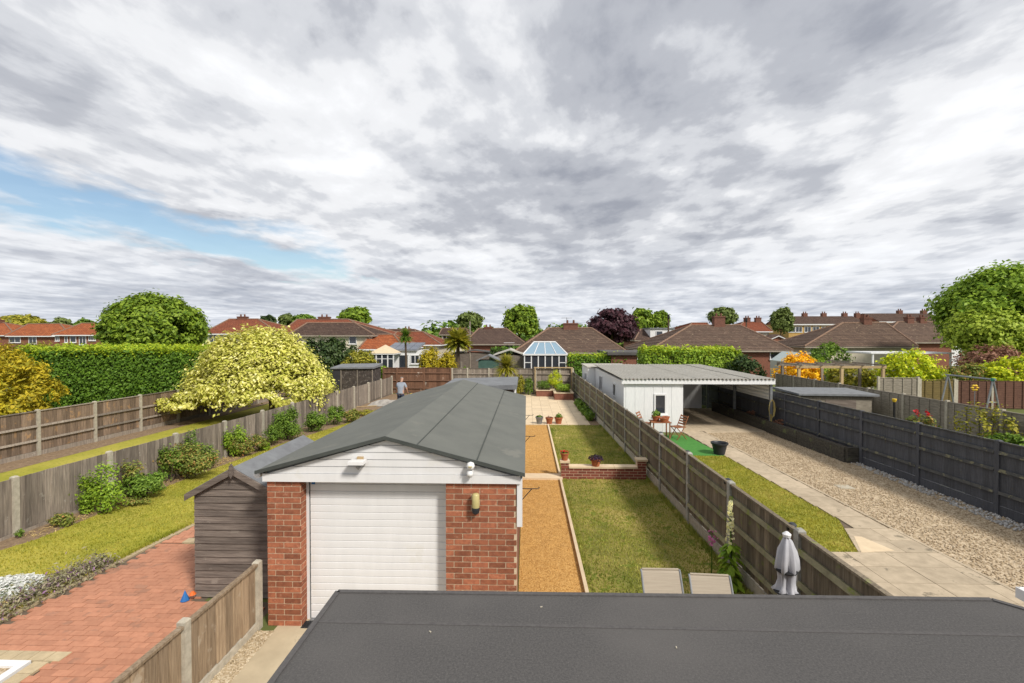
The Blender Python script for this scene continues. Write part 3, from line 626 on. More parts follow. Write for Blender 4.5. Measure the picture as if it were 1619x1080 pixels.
# felt roof: overlapping sheets on each slope
def slope_sheet(xa, xb, lift, nm='felt_sheet', m='felt_green'):
    def zz(x): return AZ + .02 - abs(x - AX) * (AZ - EZ) / (EX - AX if x > AX else EX + AX) 
    return B().add([(xa, -.09, zz(xa) + lift), (xb, -.09, zz(xb) + lift), (xb, 7.5, zz(xb) + lift), (xa, 7.5, zz(xa) + lift),
                    (xa, -.09, zz(xa) + lift - .03), (xb, -.09, zz(xb) + lift - .03), (xb, 7.5, zz(xb) + lift - .03), (xa, 7.5, zz(xa) + lift - .03)],
                   [(0, 1, 2, 3), (4, 7, 6, 5), (0, 4, 5, 1), (1, 5, 6, 2), (2, 6, 7, 3), (3, 7, 4, 0)]).obj(nm, m, ga)
for (xa, xb, l) in ((AX, .37, .012), (.35, 1.15, .008), (1.13, EX, .004), (-.62, AX, .012), (-1.2, -.6, .008), (-EX, -1.18, .004)): slope_sheet(xa, xb, l)
for x in (.36, 1.14): slope_sheet(x, x + .012, .0165, 'felt_seam', 'felt_lap')
for s in (-1, 1):
    def zz(x): return AZ + .02 - abs(x - AX) * (AZ - EZ) / (EX - AX if x > AX else EX + AX)
    x1 = s * EX
    B().add([(AX, -.105, zz(AX) + .02), (x1, -.105, zz(x1) + .012), (x1, -.09, zz(x1) + .012), (AX, -.09, zz(AX) + .02), (AX, -.105, zz(AX) - .03), (x1, -.105, zz(x1) - .035), (x1, -.09, zz(x1) - .035), (AX, -.09, zz(AX) - .03)],
            [(0, 1, 2, 3), (4, 7, 6, 5), (0, 4, 5, 1), (1, 5, 6, 2), (2, 6, 7, 3), (3, 7, 4, 0)]).obj('verge_trim', 'felt_lap', ga)
B().tube([(1.70, .02, 1.985), (1.70, 7.45, 1.985)], .035, 8).obj('gutter', 'black_plastic', ga)
B().tube([(-1.78, -.03, 2.03), (-1.78, 7.45, 2.03)], .045, 8).obj('gutter', 'white_pvc', ga)
B().box(1.665, 1.735, -.02, .05, 1.38, 2.0).obj('downpipe', 'white_pvc', ga)
for yy in (.05, 3.2, 5.6):
    br = B().tube([(1.66, yy, 1.86), (1.95, yy, 1.86)], .006, 6).tube([(1.66, yy, 1.66), (1.72, yy, 1.70), (1.86, yy, 1.86)], .006, 6).tube([(1.95, yy, 1.86), (1.965, yy, 1.875), (1.95, yy, 1.885), (1.94, yy, 1.875)], .005, 6)
    br.box(1.655, 1.667, yy - .01, yy + .01, 1.62, 1.9).obj('bracket', 'black_iron', ga)
# lights on the garage front
wl = thing('wall_lamp', 'yellowed glass wall lamp with black base on the brick pier', 'lamp', (-.66, 6.0, 1.56))
B().lathe([(.045, .06), (.05, .09), (.05, .25), (.035, .27), (.0, .275)], 16).obj('glass_shade', 'lamp_glass', wl, smooth=True)
B().lathe([(.02, 0), (.045, .02), (.052, .06), (.052, .09)], 16).obj('base', 'black_plastic', wl)
B().box(-.03, .03, .0, .075, .02, .1).obj('wall_plate', 'black_plastic', wl)
fl_ = thing('floodlight', 'white floodlight with sensor on the garage gable cladding', 'light', (-2.19, 6.03, 2.2))
B().box(-.1, .1, -.16, -.02, .02, .06).obj('housing', 'white_paint', fl_); B().box(-.09, .09, -.158, -.04, .012, .019).obj('lens', 'metal_grey', fl_)
B().lathe([(.01, -.05), (.035, -.02), (.035, .02)], 12, (.02, -.1, 0)).obj('sensor', 'metal_grey', fl_); B().box(-.03, .05, -.02, .01, .03, .09).obj('mount', 'wood_new', fl_)
se = thing('security_light', 'cream twin globe sensor light near the right end of the gable', 'light', (-.72, 6.02, 2.08))
B().lathe([(0, -.055), (.04, -.04), (.055, 0), (.04, .04), (0, .055)], 16, (0, -.06, .12)).obj('globe', 'white_paint', se, smooth=True)
B().lathe([(0, -.045), (.035, -.03), (.043, 0), (.03, .035), (0, .045)], 16, (-.01, -.06, .02)).obj('globe', 'white_old', se, smooth=True)
B().box(-.03, .03, -.03, .0, -.01, .16).obj('mount', 'white_paint', se); B().lathe([(0, 0), (.025, .002), (.025, .01)], 12, (0, -.118, .12)).obj('lens', 'lamp_glass', se)
# small building behind the garage
rs = thing('rear_outbuilding', 'low outbuilding with dark grey felt roof behind the garage', 'outbuilding', (-1.4, 15.4, 0))
B().box(-1.0, 1.0, -1.2, 1.2, 0, 2.2).obj('wall', 'wood_shed', rs)
B().add([(-1.2, -1.35, 2.30), (1.1, -1.35, 2.36), (1.1, 1.35, 2.36), (-1.2, 1.35, 2.30), (-1.2, -1.35, 2.22), (1.1, -1.35, 2.22), (1.1, 1.35, 2.22), (-1.2, 1.35, 2.22)], [(0, 1, 2, 3), (4, 7, 6, 5), (0, 4, 5, 1), (1, 5, 6, 2), (2, 6, 7, 3), (3, 7, 4, 0)]).obj('roof', 'felt_grey', rs)
B().box(1.0, 1.03, -1.2, 1.2, .0, 2.2).obj('trim', 'white_old', rs)

# ================================================================== LITTLE SHED BESIDE THE GARAGE
sh = thing('garden_shed', 'dark weathered overlap board shed with apex roof beside the garage', 'shed', (-4.28, 6.69, 0))
SE, SA, SW = 1.56, 1.9, .61
for k in range(19):
    z0 = .02 + k * .1; z1 = z0 + .104
    def hw(z): return SW if z <= SE else max(.02, SW * (SA - z) / (SA - SE))
    if z0 > SA - .06: break
    a = hw(z0); c_ = hw(min(z1, SA - .02)); m_ = 'wood_shed'
    B().add([(-a, -.022, z0), (a, -.022, z0), (c_, -.006, min(z1, SA - .02)), (-c_, -.006, min(z1, SA - .02)), (-a, .01, z0), (a, .01, z0), (c_, .01, min(z1, SA - .02)), (-c_, .01, min(z1, SA - .02))],
            [(0, 1, 2, 3), (4, 7, 6, 5), (0, 4, 5, 1), (1, 5, 6, 2), (2, 6, 7, 3), (3, 7, 4, 0)]).obj('cladding_board', m_, sh)
B().box(-SW, -SW + .02, .01, 2.0, 0, SE).box(SW - .02, SW, .01, 2.0, 0, SE).box(-SW + .02, SW - .02, 1.98, 2.0, 0, SE).obj('side_wall', 'wood_shed', sh)
for s in (-1, 1):
    B().add([(0, -.06, SA + .06), (s * (SW + .09), -.06, SE + .01), (s * (SW + .09), 2.1, SE + .01), (0, 2.1, SA + .06), (0, -.06, SA + .03), (s * (SW + .09), -.06, SE - .02), (s * (SW + .09), 2.1, SE - .02), (0, 2.1, SA + .03)],
            [(0, 1, 2, 3), (4, 7, 6, 5), (0, 4, 5, 1), (1, 5, 6, 2), (2, 6, 7, 3), (3, 7, 4, 0)]).obj('roof_slope', 'felt_grey', sh)
    B().add([(0, -.085, SA + .05), (s * (SW + .1), -.085, SE), (s * (SW + .1), -.06, SE), (0, -.06, SA + .05), (0, -.085, SA - .045), (s * (SW + .1), -.085, SE - .095), (s * (SW + .1), -.06, SE - .095), (0, -.06, SA - .045)],
            [(0, 1, 2, 3), (4, 7, 6, 5), (0, 4, 5, 1), (1, 5, 6, 2), (2, 6, 7, 3), (3, 7, 4, 0)]).obj('barge_board', 'wood_shed', sh)
B().prism_y([(-.03, SA + .08), (0, SA + .12), (.03, SA + .08), (.035, SA - .04), (0, SA - .1), (-.035, SA - .04)], -.105, -.083).obj('finial', 'wood_shed', sh)
tb = thing('toy', 'small blue and orange toy on the paving by the shed corner', 'toy', (-4.95, 6.55, .03))
B().lathe([(.0, 0), (.06, .01), (.03, .08), (.0, .16)], 8).obj('cone', 'blue', tb); B().lathe([(.0, .0), (.05, .02), (.02, .06)], 8, (.09, .03, .06)).obj('tip', 'orange', tb)

# ================================================================== MIDDLE GARDEN THINGS
lw = thing('garden_wall', 'low red brick wall with cream coping across the lawn', 'wall', (2.06, 12.6, 0))
B().box(-1.13, 1.13, -.1, .1, 0, .30).box(-1.135, -.93, -.11, .11, .30, .44).box(.90, 1.135, -.11, .11, .30, .50).obj('wall_core', 'mortar', lw)
bricks(lw, (-1.13, -.1, 0), (1, 0, 0), (0, -1, 0), 2.26, 4, 'brick_dark')
bricks(lw, (-1.135, -.11, .3), (1, 0, 0), (0, -1, 0), .205, 2, 'brick_dark'); bricks(lw, (.9, -.11, .3), (1, 0, 0), (0, -1, 0), .235, 3, 'brick_dark')
for k in range(3): box('coping', 'slab_cream', lw, (-.62 + k * .61, 0, .325), (.605, .26, .05))
box('coping', 'slab_cream', lw, (-1.03, 0, .465), (.26, .27, .05)); box('coping', 'slab_cream', lw, (1.02, 0, .525), (.30, .27, .05))
def pot(label, loc, r, h, m, leaf, n, ls, spread, ph, seed, group=None, cat='plant pot'):
    t = thing('plant_pot', label, cat, loc, 0, group)
    B().lathe([(r * .68, 0), (r * .95, h * .8), (r * 1.06, h * .8), (r * 1.08, h), (r * .95, h), (r * .9, h * .88), (0, h * .87)], 20).obj('pot', m, t, smooth=False)
    rg = np.random.default_rng(seed); a = rg.random(n) * 6.28; q = np.sqrt(rg.random(n)) * spread; z = h * .85 + rg.random(n) * ph * (1.1 - q / spread * .6)
    nr = np.stack([np.cos(a) * .6, np.sin(a) * .6, np.full(n, .8)], 1) + rg.normal(size=(n, 3)) * .4
    leaves('plant', np.stack([np.cos(a) * q, np.sin(a) * q, z], 1), nr, ls, leaf, t, .6, seed); return t
pp = pot('terracotta pot with red flowers on the low wall end', (1.03, 12.6, .49), .11, .2, 'terracotta', 'leaf_green', 120, .05, .1, .05, 1)
rg = np.random.default_rng(4); leaves('flower', np.stack([rg.normal(size=30) * .05, rg.normal(size=30) * .05, .23 + rg.random(30) * .03], 1), rg.normal(size=(30, 3)) * .4 + [0, 0, 1], .05, 'leaf_red', pp, .8, 3)
pot('terracotta pot with dark purple plant on the wall middle', (1.86, 12.56, .35), .14, .2, 'terracotta', 'leaf_black', 220, .06, .2, .14, 2)
pot('grey pot with low plant at the patio edge', (.55, 20.1, .03), .16, .3, 'metal_grey', 'leaf_green', 120, .07, .14, .12, 3, 'pots at the patio edge')
pot('middle terracotta pot with sparse plant at the patio edge', (.98, 20.1, .03), .16, .27, 'terracotta', 'leaf_copper', 60, .06, .12, .1, 4, 'pots at the patio edge')
pot('terracotta pot with leafy green plant at the patio edge', (1.38, 20.15, .03), .17, .28, 'terracotta', 'leaf_green', 160, .08, .16, .2, 5, 'pots at the patio edge')
def planter(label, x0, x1, y0, y1, h, seed, leaf, n, rad):
    t = thing('raised_planter', label, 'planter', ((x0 + x1) / 2, (y0 + y1) / 2, 0)); W = (x1 - x0) / 2; D = (y1 - y0) / 2
    b = B().box(-W, W, -D, -D + .1, 0, h).box(-W, W, D - .1, D, 0, h).box(-W, -W + .1, -D + .1, D - .1, 0, h).box(W - .1, W, -D + .1, D - .1, 0, h); b.obj('wall', 'brick_wall', t)
    B().box(-W - .03, W + .03, -D - .03, -D + .13, h, h + .045).box(-W - .03, W + .03, D - .13, D + .03, h, h + .045).box(-W - .03, -W + .13, -D + .13, D - .13, h, h + .045).box(W - .13, W + .03, -D + .13, D - .13, h, h + .045).obj('coping', 'slab_cream', t)
    B().box(-W + .1, W - .1, -D + .1, D - .1, 0, h - .04).obj('soil', 'earth', t); return t
planter('left brick raised planter with cream coping, set farther back', .60, 1.60, 28.85, 29.95, .38, 1, 'leaf_green', 600, .4)
planter('right brick raised planter with cream coping, nearer the patio', 1.64, 2.74, 27.4, 29.9, .40, 2, 'leaf_green', 600, .4)
bush('lavender_bush', 'rounded green lavender clump in the left planter', (1.05, 29.3, .36), (.5, .4, .34), 'leaf_green', 2200, .07, 11, None, 'plant', .25)
bush('yellow_grass', 'tall yellow green feathery shrub between the raised planters', (1.78, 29.5, .36), (.5, .4, .66), 'leaf_lime', 3600, .09, 12, None, 'plant', .2)
bush('herb_clump', 'low silvery green plants in the right planter', (2.2, 28.4, .36), (.48, .9, .28), 'leaf_bright', 2400, .08, 13, None, 'plant', .4)
for i in range(4):
    bush('border_plant', ['first', 'second', 'third', 'fourth'][i] + ' leafy border plant from the lawn, between patio and mossy fence', (2.83 - i * .02, 21.2 + i * 1.25, 0), (.26, .55, .24), 'leaf_green', 900, .11, 20 + i, 'plants between patio and mossy fence', 'plant')
# folded sun loungers behind the flat roof
def sunchair(label, x, y, rz):
    t = thing('sun_chair', label, 'chair', (x, y, 0), rz, 'reclining garden chairs')
    W = .23; sling = [(-.75, .38), (-.1, .36), (.0, .40), (.30, .88), (.33, .90)]
    v = []; 
    for yy, zz in sling: v += [(-W, yy, zz), (W, yy, zz)]
    f = [(2 * i, 2 * i + 1, 2 * i + 3, 2 * i + 2) for i in range(4)]
    v2 = [(a, b_ + .008, c - .008) for a, b_, c in v]; n = len(v); bb = B(); bb.add(v + v2, f + [tuple(n + q for q in r[::-1]) for r in f] + [(0, n, n + 1, 1), (n - 2, n - 1, 2 * n - 1, 2 * n - 2)])
    bb.obj('sling', 'fabric_taupe', t)
    for s in (-1, 1):
        B().tube([(s * (W + .012), a, b_) for a, b_ in sling], .013, 8).obj('side_rail', 'metal_grey', t)
        B().tube([(s * (W + .04), -.6, 0), (s * (W + .04), .12, .62)], .012, 8).obj('leg', 'metal_grey', t)
        B().tube([(s * (W + .04), .25, 0), (s * (W + .04), -.45, .60)], .012, 8).obj('leg', 'metal_grey', t)
        B().box(s * (W + .05) - .025, s * (W + .05) + .025, -.48, .14, .6, .625).obj('armrest', 'metal_grey', t)
    B().tube([(-W, .33, .905), (W, .33, .905)], .014, 8).obj('head_bar', 'fabric_taupe', t)
sunchair('left taupe sling garden chair just beyond the flat roof', 1.70, 5.62, 0)
sunchair('right taupe sling garden chair just beyond the flat roof', 2.25, 5.5, -.06)
# folded parasol
pz = thing('parasol', 'folded grey and white parasol with black edging before the mossy fence', 'parasol', (2.25, 4.08, 0))
B().tube([(0, 0, 0), (0, 0, 2.16)], .02, 10).obj('pole', 'metal_grey', pz); B().lathe([(.25, 0), (.25, .05), (.05, .07), (.03, .2)], 20).obj('base', 'black_plastic', pz)
b = B(); n = 28; prof = [(2.14, .02), (2.10, .04), (2.02, .062), (1.94, .072), (1.87, .076), (1.84, .06), (1.76, .054), (1.70, .062), (1.67, .084), (1.655, .075), (1.64, .058), (1.4, .06), (1.1, .066), (1.05, .06)]
vs = []; fs = []
for i, (z, r) in enumerate(prof):
    for k in range(n):
        a = 2 * math.pi * k / n; rr = r * (1 + .34 * math.cos(a * 6 + i * .35) * min(1, i / 2) * (1 if i < 9 else .3) + .09 * math.sin(a * 3 + i * .7)); vs.append((rr * math.cos(a), rr * math.sin(a), z + .012 * math.sin(a * 5 + i)))
for i in range(len(prof) - 1):
    for k in range(n): fs.append((i * n + k, i * n + (k + 1) % n, (i + 1) * n + (k + 1) % n, (i + 1) * n + k))
canopy = b.add(vs, fs).obj('canopy', 'fabric_grey', pz, smooth=True)
for z0, r, hh in ((1.855, .082, .02), (1.668, .096, .014), (1.645, .068, .012)):
    B().lathe([(r, z0 - hh / 2), (r + .006, z0), (r, z0 + hh / 2)], 24).obj('black_band', 'fabric_black', pz)
B().lathe([(.0, 0), (.03, .005), (.035, .03), (.012, .05), (0, .055)], 14, (0, 0, 2.14)).obj('finial', 'white_pvc', pz)
# foxglove
fx = thing('foxglove', 'tall cream foxglove spire growing against the mossy fence', 'flower', (3.12, 7.2, 0))
B().tube([(0, 0, 0), (.02, .0, .6), (-.01, 0, 1.12), (.03, 0, 1.42)], [.014, .012, .009, .004], 7).obj('stem', 'leaf_green', fx)
rg = np.random.default_rng(5); n = 110; z = .72 + rg.random(n) * .62; a = rg.random(n) * 6.28; r = .05 * (1.45 - z) / .7 + .012
leaves('flower_bell', np.stack([np.cos(a) * r, np.sin(a) * r, z], 1), np.stack([np.cos(a), np.sin(a), np.full(n, -.3)], 1), .055, 'leaf_bell', fx, .7, 5)
n = 220; z = rg.random(n) ** 1.3 * .62 + .04; a = rg.random(n) * 6.28; r = .05 + rg.random(n) * .17 * (1 - z * .9)
leaves('leaf', np.stack([np.cos(a) * r, np.sin(a) * r, z], 1), np.stack([np.cos(a) * .5, np.sin(a) * .5, np.full(n, .8)], 1) + rg.normal(size=(n, 3)) * .2, .13, 'leaf_bright', fx, .5, 6, along=np.stack([np.cos(a), np.sin(a), np.full(n, -.3)], 1))
fx2 = thing('foxglove', 'small pink foxglove beside the tall cream one', 'flower', (2.98, 7.55, 0)); B().tube([(0, 0, 0), (0, 0, .72)], [.01, .004], 6).obj('stem', 'leaf_green', fx2)
leaves('flower_bell', np.stack([rg.normal(size=26) * .03, rg.normal(size=26) * .03, .5 + rg.random(26) * .24], 1), rg.normal(size=(26, 3)), .05, 'leaf_pink', fx2, .7, 7)
# yucca and golden conifer at the patio end
yc = thing('yucca', 'spiky yucca with a rosette of sword leaves above the fence', 'plant', (-1.25, 28.6, 0))
B().tube([(0, 0, 0), (.03, 0, .8), (0, 0, 1.7)], [.12, .1, .09], 9).obj('trunk', 'bark', yc)
n = 420; a = rg.random(n) * 6.28; el = rg.uniform(-.6, 1.5, n); d = np.stack([np.cos(a) * np.cos(el), np.sin(a) * np.cos(el), np.sin(el)], 1)
leaves('leaf', np.array([0, 0, 1.8]) + d * .42, np.stack([-np.cos(a) * np.sin(el), -np.sin(a) * np.sin(el), np.cos(el)], 1), 1.0, 'leaf_olive', yc, .085, 8, .2, along=d)
bush('golden_conifer', 'narrow golden green conifer column beside the yucca', (-.45, 29.3), (.33, .33, .75), 'leaf_olive', 2600, .1, 31, None, 'conifer', .3)
bush('golden_conifer', 'dark green feathery shrub right of the golden conifer', (.1, 29.6), (.35, .3, .62), 'leaf_green', 1500, .1, 32, None, 'shrub', .3)

# ================================================================== LEFT GARDEN PLANTS
def gb(px, py): p = G(px, py); return (p.x, p.y)
LP = [('tall climbing shrub with bright leaves on the grey fence, nearest the camera', 'climbing_shrub', (160, 812), (.55, .22, .56), 'leaf_bright', 1300, .10),
      ('low bright green bush at the foot of the nearest climbing shrub', 'small_bush', (137, 812), (.16, .16, .13), 'leaf_bright', 400, .07),
      ('dark green leafy border bush right of the nearest climber', 'border_shrub', (225, 788), (.55, .36, .34), 'leaf_green', 2400, .09),
      ('large mixed green rose bush in the middle of the left border', 'border_shrub', (290, 758), (.95, .42, .5), 'leaf_mixed', 4600, .09),
      ('upright thin bush against the fence behind the rose bush', 'border_shrub', (298, 748), (.25, .2, .6), 'leaf_green', 700, .09),
      ('bright green climber on the grey fence by the fourth post', 'climbing_shrub', (337, 722), (.45, .22, .55), 'leaf_bright', 1400, .10),
      ('reddish green shrub beside the bright climber', 'border_shrub', (382, 722), (.42, .3, .36), 'leaf_mixed', 1500, .09),
      ('big dark green shrub past the post below the pale tree', 'border_shrub', (455, 696), (.62, .5, .62), 'leaf_green', 3200, .10),
      ('second dark shrub farther along the left border', 'border_shrub', (497, 683), (.5, .4, .42), 'leaf_green', 2000, .10),
      ('third round shrub farther along the left border', 'border_shrub', (530, 672), (.42, .4, .42), 'leaf_green', 1500, .10),
      ('small green shrub near the soil at the lawn end', 'border_shrub', (555, 668), (.45, .4, .32), 'leaf_mixed', 1500, .10),
      ('rounded green bush filling the border beyond the rose bush', 'border_shrub', (322, 742), (.5, .35, .36), 'leaf_green', 1800, .09),
      ('olive bush low against the fence beyond the bright climber', 'border_shrub', (405, 714), (.4, .3, .3), 'leaf_mixed', 1200, .09),
      ('thin sprawling shoots on the fence right of the nearest climber', 'climbing_shrub', (200, 786), (.5, .15, .5), 'leaf_mixed', 500, .09),
      ('wispy leafy stems on the fence behind the rose bush', 'climbing_shrub', (262, 762), (.55, .15, .5), 'leaf_green', 700, .08),
      ('low brown green groundcover before the dark green border bush', 'small_bush', (205, 800), (.5, .2, .1), 'leaf_mixed', 500, .06),
      ('dark filler shrub between reddish shrub and big dark shrub', 'border_shrub', (432, 704), (.35, .3, .4), 'leaf_green', 900, .09),
      ('pale straw green weeds at the border end by the sheeting', 'small_bush', (580, 657), (.7, .5, .16), 'leaf_olive', 900, .08),
      ('tuft of fine grassy leaves in the border by the fence post', 'grass_tuft', (418, 712), (.18, .18, .17), 'leaf_bright', 400, .12),
      ('sparse brown green weed below the nearest fence post', 'border_shrub', (97, 832), (.32, .18, .14), 'leaf_mixed', 350, .08),
      ('tiny green seedling in the nearest border soil', 'small_bush', (25, 850), (.09, .09, .08), 'leaf_green', 110, .05)]
for i, (lab, nm, p, rad, lf, n, s) in enumerate(LP):
    x, y = gb(*p); x = max(x, fl(y) + .12 + min(rad[0], .3) * .6); bush(nm, lab, (x, y), rad, lf, int(n * 1.8), s * .62, 40 + i, 'shrubs in the left border', 'shrub', cr=.27, inner=.35, lump=.4, clumps=26)
lv = thing('lavender_row', 'row of purple grey lavender along the paving edge', 'lavender', (-7.2, 6.6, 0)); n = 3800
yy = rg.uniform(-.75, 1.05, n); xx = rg.normal(size=n) * .14 + yy * .1155 - .05; zz = np.abs(rg.normal(size=n)) * .085 + .02
leaves('foliage', np.stack([xx, yy, zz], 1), rg.normal(size=(n, 3)) * .5 + [0, 0, .6], .06, 'leaf_lav', lv, .3, 9)
wf = thing('white_flower_patch', 'mat of tiny white flowers at the lawn corner', 'flowers', (-7.85, 6.7, 0)); n = 2600
a = rg.random(n) * 6.28; q = np.sqrt(rg.random(n)); p = np.stack([np.cos(a) * q * .62, np.sin(a) * q * .42, .05 + .09 * (1 - q) + rg.random(n) * .04], 1)
leaves('blossom', p, rg.normal(size=(n, 3)) * .3 + [0, 0, 1], .038, 'leaf_white', wf, .9, 10)
leaves('foliage', p - [0, 0, .03], rg.normal(size=(n, 3)) * .5 + [0, 0, .6], .05, 'leaf_green', wf, .5, 11)
dw = thing('dried_plant', 'straw coloured dried plant below the white flowers', 'plant', (-7.45, 5.95, 0)); n = 500
leaves('stalk', np.stack([rg.normal(size=n) * .16, rg.normal(size=n) * .16, np.abs(rg.normal(size=n)) * .06 + .02], 1), rg.normal(size=(n, 3)) + [0, 0, .5], .12, 'leaf_straw', dw, .15, 12)
# straw mulch spots in border
ys = rg.uniform(8.6, 18, 1500)
tag(leaves('straw_mulch', np.stack([fl(ys) + .38 + rg.normal(size=1500) * .13, ys, np.full(1500, .02)], 1), rg.normal(size=(1500, 3)) * .2 + [0, 0, 1], .09, 'leaf_straw', None, .12, 13), 'dry straw scattered on the left border soil', 'straw', kind='stuff')
# pale variegated tree behind the left fence
mt = thing('variegated_maple', 'broad dome of cream yellow leaves on a short trunk', 'tree', (-12.15, 21.0, 0))
p, nr = crown_pts((0, 0, 2.0), (3.45, 3.0, 2.3), 66000, 77, clumps=300, cr=.15, shell=.74, lump=.2, bottom=-.56, inner=.2)
p[:, :2] *= np.clip(1.0 - .1 * (p[:, 2:3] - .9), .6, 1.0); an_ = np.arctan2(p[:, 1], p[:, 0]); p[:, 2] += np.clip(1.4 - p[:, 2], 0, 1) * (.35 + .4 * np.sin(an_ * 5 + 1) + .25 * np.sin(an_ * 11))
nr[:, 2] += .5; leaves('crown', p, nr, .145, 'leaf_maple', mt, .5, 77)
limb_set('trunk', (.5, 0, 0), (.2, 0, 2.9), .14, 'bark', mt, 12, 2.4, 5)
sp, sn = crown_pts((-2.6, -1.6, .85), (1.0, .9, .6), 4000, 78, clumps=30); leaves('low_branch', sp, sn, .14, 'leaf_maple', mt, .5, 79)
# hedge, conifers, chestnut on the left
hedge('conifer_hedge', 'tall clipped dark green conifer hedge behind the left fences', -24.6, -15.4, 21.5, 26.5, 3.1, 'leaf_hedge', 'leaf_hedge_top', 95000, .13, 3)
for i, (px, py, Y, rad, lab) in enumerate([(30, 640, 16.5, (1.35, 1.2, 1.55), 'big golden conifer at the left edge before the hedge'), (0, 560, 18.5, (1.6, 1.2, 1.75), 'golden conifer with lighter tips at the far left edge'), (318, 560, 25.5, (.85, .8, 1.75), 'narrow yellow conifer at the right end of the tall hedge'), (70, 545, 30, (3.2, 1.5, 1.75), 'loose olive shrubs growing above the left hedge end')]):
    q = at(px, py, Y); bush('golden_conifer' if i < 3 else 'tall_shrub', lab, (q.x, Y), rad, 'leaf_yellow' if i < 3 else 'leaf_olive', 6000, .17, 90 + i, None, 'conifer' if i < 3 else 'shrub', .35, clumps=90, cr=.14)
q = at(244, 520, 40); tree('chestnut_tree', 'large dense round green chestnut tree rising above the hedge', (q.x, 40, 4.35), (4.1, 4.0, 3.3), 'leaf_chestnut', 46000, .30, 101, .35, clumps=200, cr=.12, shell=.82, lump=.08)
# trampoline corner and sheeted thing behind the left fence
tp = thing('trampoline', 'thin curved trampoline frame beside the hedge end', 'trampoline', (-12.6, 23.5, 0))
for s in (-1, 1): B().tube([(s * .55, 0, 0), (s * .6, 0, 1.5), (s * .5, .1, 2.15), (s * .3, .15, 2.3)], .02, 6).obj('pole', 'metal_grey', tp)
B().tube([(-.55, 0, 2.12), (0, -.15, 2.02), (.55, 0, 2.12)], .018, 6).obj('top_ring', 'metal_grey', tp); B().tube([(-.6, 0, .7), (0, -.3, .7), (.6, 0, .7)], .03, 6).obj('lower_ring', 'black_plastic', tp)
# pile under a sheet, person and tool at the end of the left garden
rgp = random.Random(3); tt = thing('tarp_pile', 'long pale heap covered with sheeting on the soil', 'tarp', (-7.6, 25.2, 0)); b = B(); vs = []; fs = []
for i in range(15):
    for j in range(9):
        e = math.sin(i / 14 * math.pi) ** .5 * math.sin(j / 8 * math.pi) ** .6; vs.append((-1.0 + i * .143, -.5 + j * .125, .02 + e * (.26 + rgp.uniform(-.05, .06))))
for i in range(14):
    for j in range(8): fs.append((i * 9 + j, (i + 1) * 9 + j, (i + 1) * 9 + j + 1, i * 9 + j + 1))
b.add(vs, fs).obj('sheet', 'tarp', tt)
box('batten', 'wood_new', tt, (-.9, -.62, .04), (1.5, .06, .04), .35)
def skin(name, edges_pts, m, parent, sub=2):
    me = bpy.data.meshes.new(name); V = [p for p, r in edges_pts[0]]; me.from_pydata(V, edges_pts[1], []); me.materials.append(MATS[m])
    o = link(name, me, parent); sk = o.modifiers.new('skin', 'SKIN'); ss = o.modifiers.new('sub', 'SUBSURF'); ss.levels = sub; ss.render_levels = sub
    for i, (p, r) in enumerate(edges_pts[0]): me.skin_vertices[0].data[i].radius = (r if isinstance(r, tuple) else (r, r))
    me.skin_vertices[0].data[0].use_root = True; return o
pe = thing('person', 'person in grey blue shirt and dark jeans working, seen from behind', 'person', (-6.38, 23.4, 0), R(-8))
body = [((0, 0, .93), (.14, .11)), ((0, .02, 1.12), (.15, .11)), ((0, .06, 1.32), (.17, .11)), ((0, .10, 1.43), .075), ((0, .13, 1.50), .055), ((0, .16, 1.58), .085), ((0, .17, 1.67), .085),
        ((.17, .08, 1.36), .06), ((.27, .12, 1.12), .045), ((.25, .28, .92), .035), ((.25, .33, .86), .035), ((-.17, .08, 1.36), .06), ((-.26, .12, 1.12), .045), ((-.2, .28, .93), .035), ((-.18, .33, .87), .035),
        ((.09, 0, .85), .09), ((.1, .03, .47), .06), ((.1, 0, .08), .04), ((.1, .12, .04), .04), ((-.09, 0, .85), .09), ((-.1, .03, .47), .06), ((-.1, 0, .08), .04), ((-.1, .12, .04), .04)]
be = [(0, 1), (1, 2), (2, 3), (3, 4), (4, 5), (5, 6), (2, 7), (7, 8), (8, 9), (9, 10), (2, 11), (11, 12), (12, 13), (13, 14), (0, 15), (15, 16), (16, 17), (17, 18), (0, 19), (19, 20), (20, 21), (21, 22)]
skin('body', (body, be), 'skin', pe)
skin('shirt', ([((0, -.01, .84), (.17, .14)), ((0, 0, .9), (.175, .145)), ((0, .02, 1.12), (.18, .14)), ((0, .06, 1.32), (.195, .135)), ((0, .10, 1.42), .085), ((.18, .08, 1.36), .08), ((.26, .11, 1.16), .066), ((-.18, .08, 1.36), .08), ((-.25, .11, 1.16), .066)], [(0, 1), (1, 2), (2, 3), (3, 4), (3, 5), (5, 6), (3, 7), (7, 8)]), 'shirt', pe)
skin('jeans', ([((0, 0, .95), (.155, .125)), ((.09, 0, .83), .11), ((.1, .03, .47), .078), ((.1, 0, .1), .06), ((-.09, 0, .83), .11), ((-.1, .03, .47), .078), ((-.1, 0, .1), .06)], [(0, 1), (1, 2), (2, 3), (0, 4), (4, 5), (5, 6)]), 'jeans', pe)
skin('hair', ([((0, .145, 1.64), .088), ((0, .165, 1.70), .08)], [(0, 1)]), 'hair_grey', pe)
for s in (-1, 1):
    for k in range(5):
        skin('finger', ([((s * (.215 + .012 * k) , .33, .87), .012), ((s * (.21 + .012 * k), .37, .83), .011), ((s * (.205 + .011 * k), .36, .79 + (.015 if k == 0 else 0)), .009)], [(0, 1), (1, 2)]), 'skin', pe, 1)
gt = thing('garden_machine', 'yellow topped blue garden machine beside the person', 'machine', (-5.93, 23.9, 0))
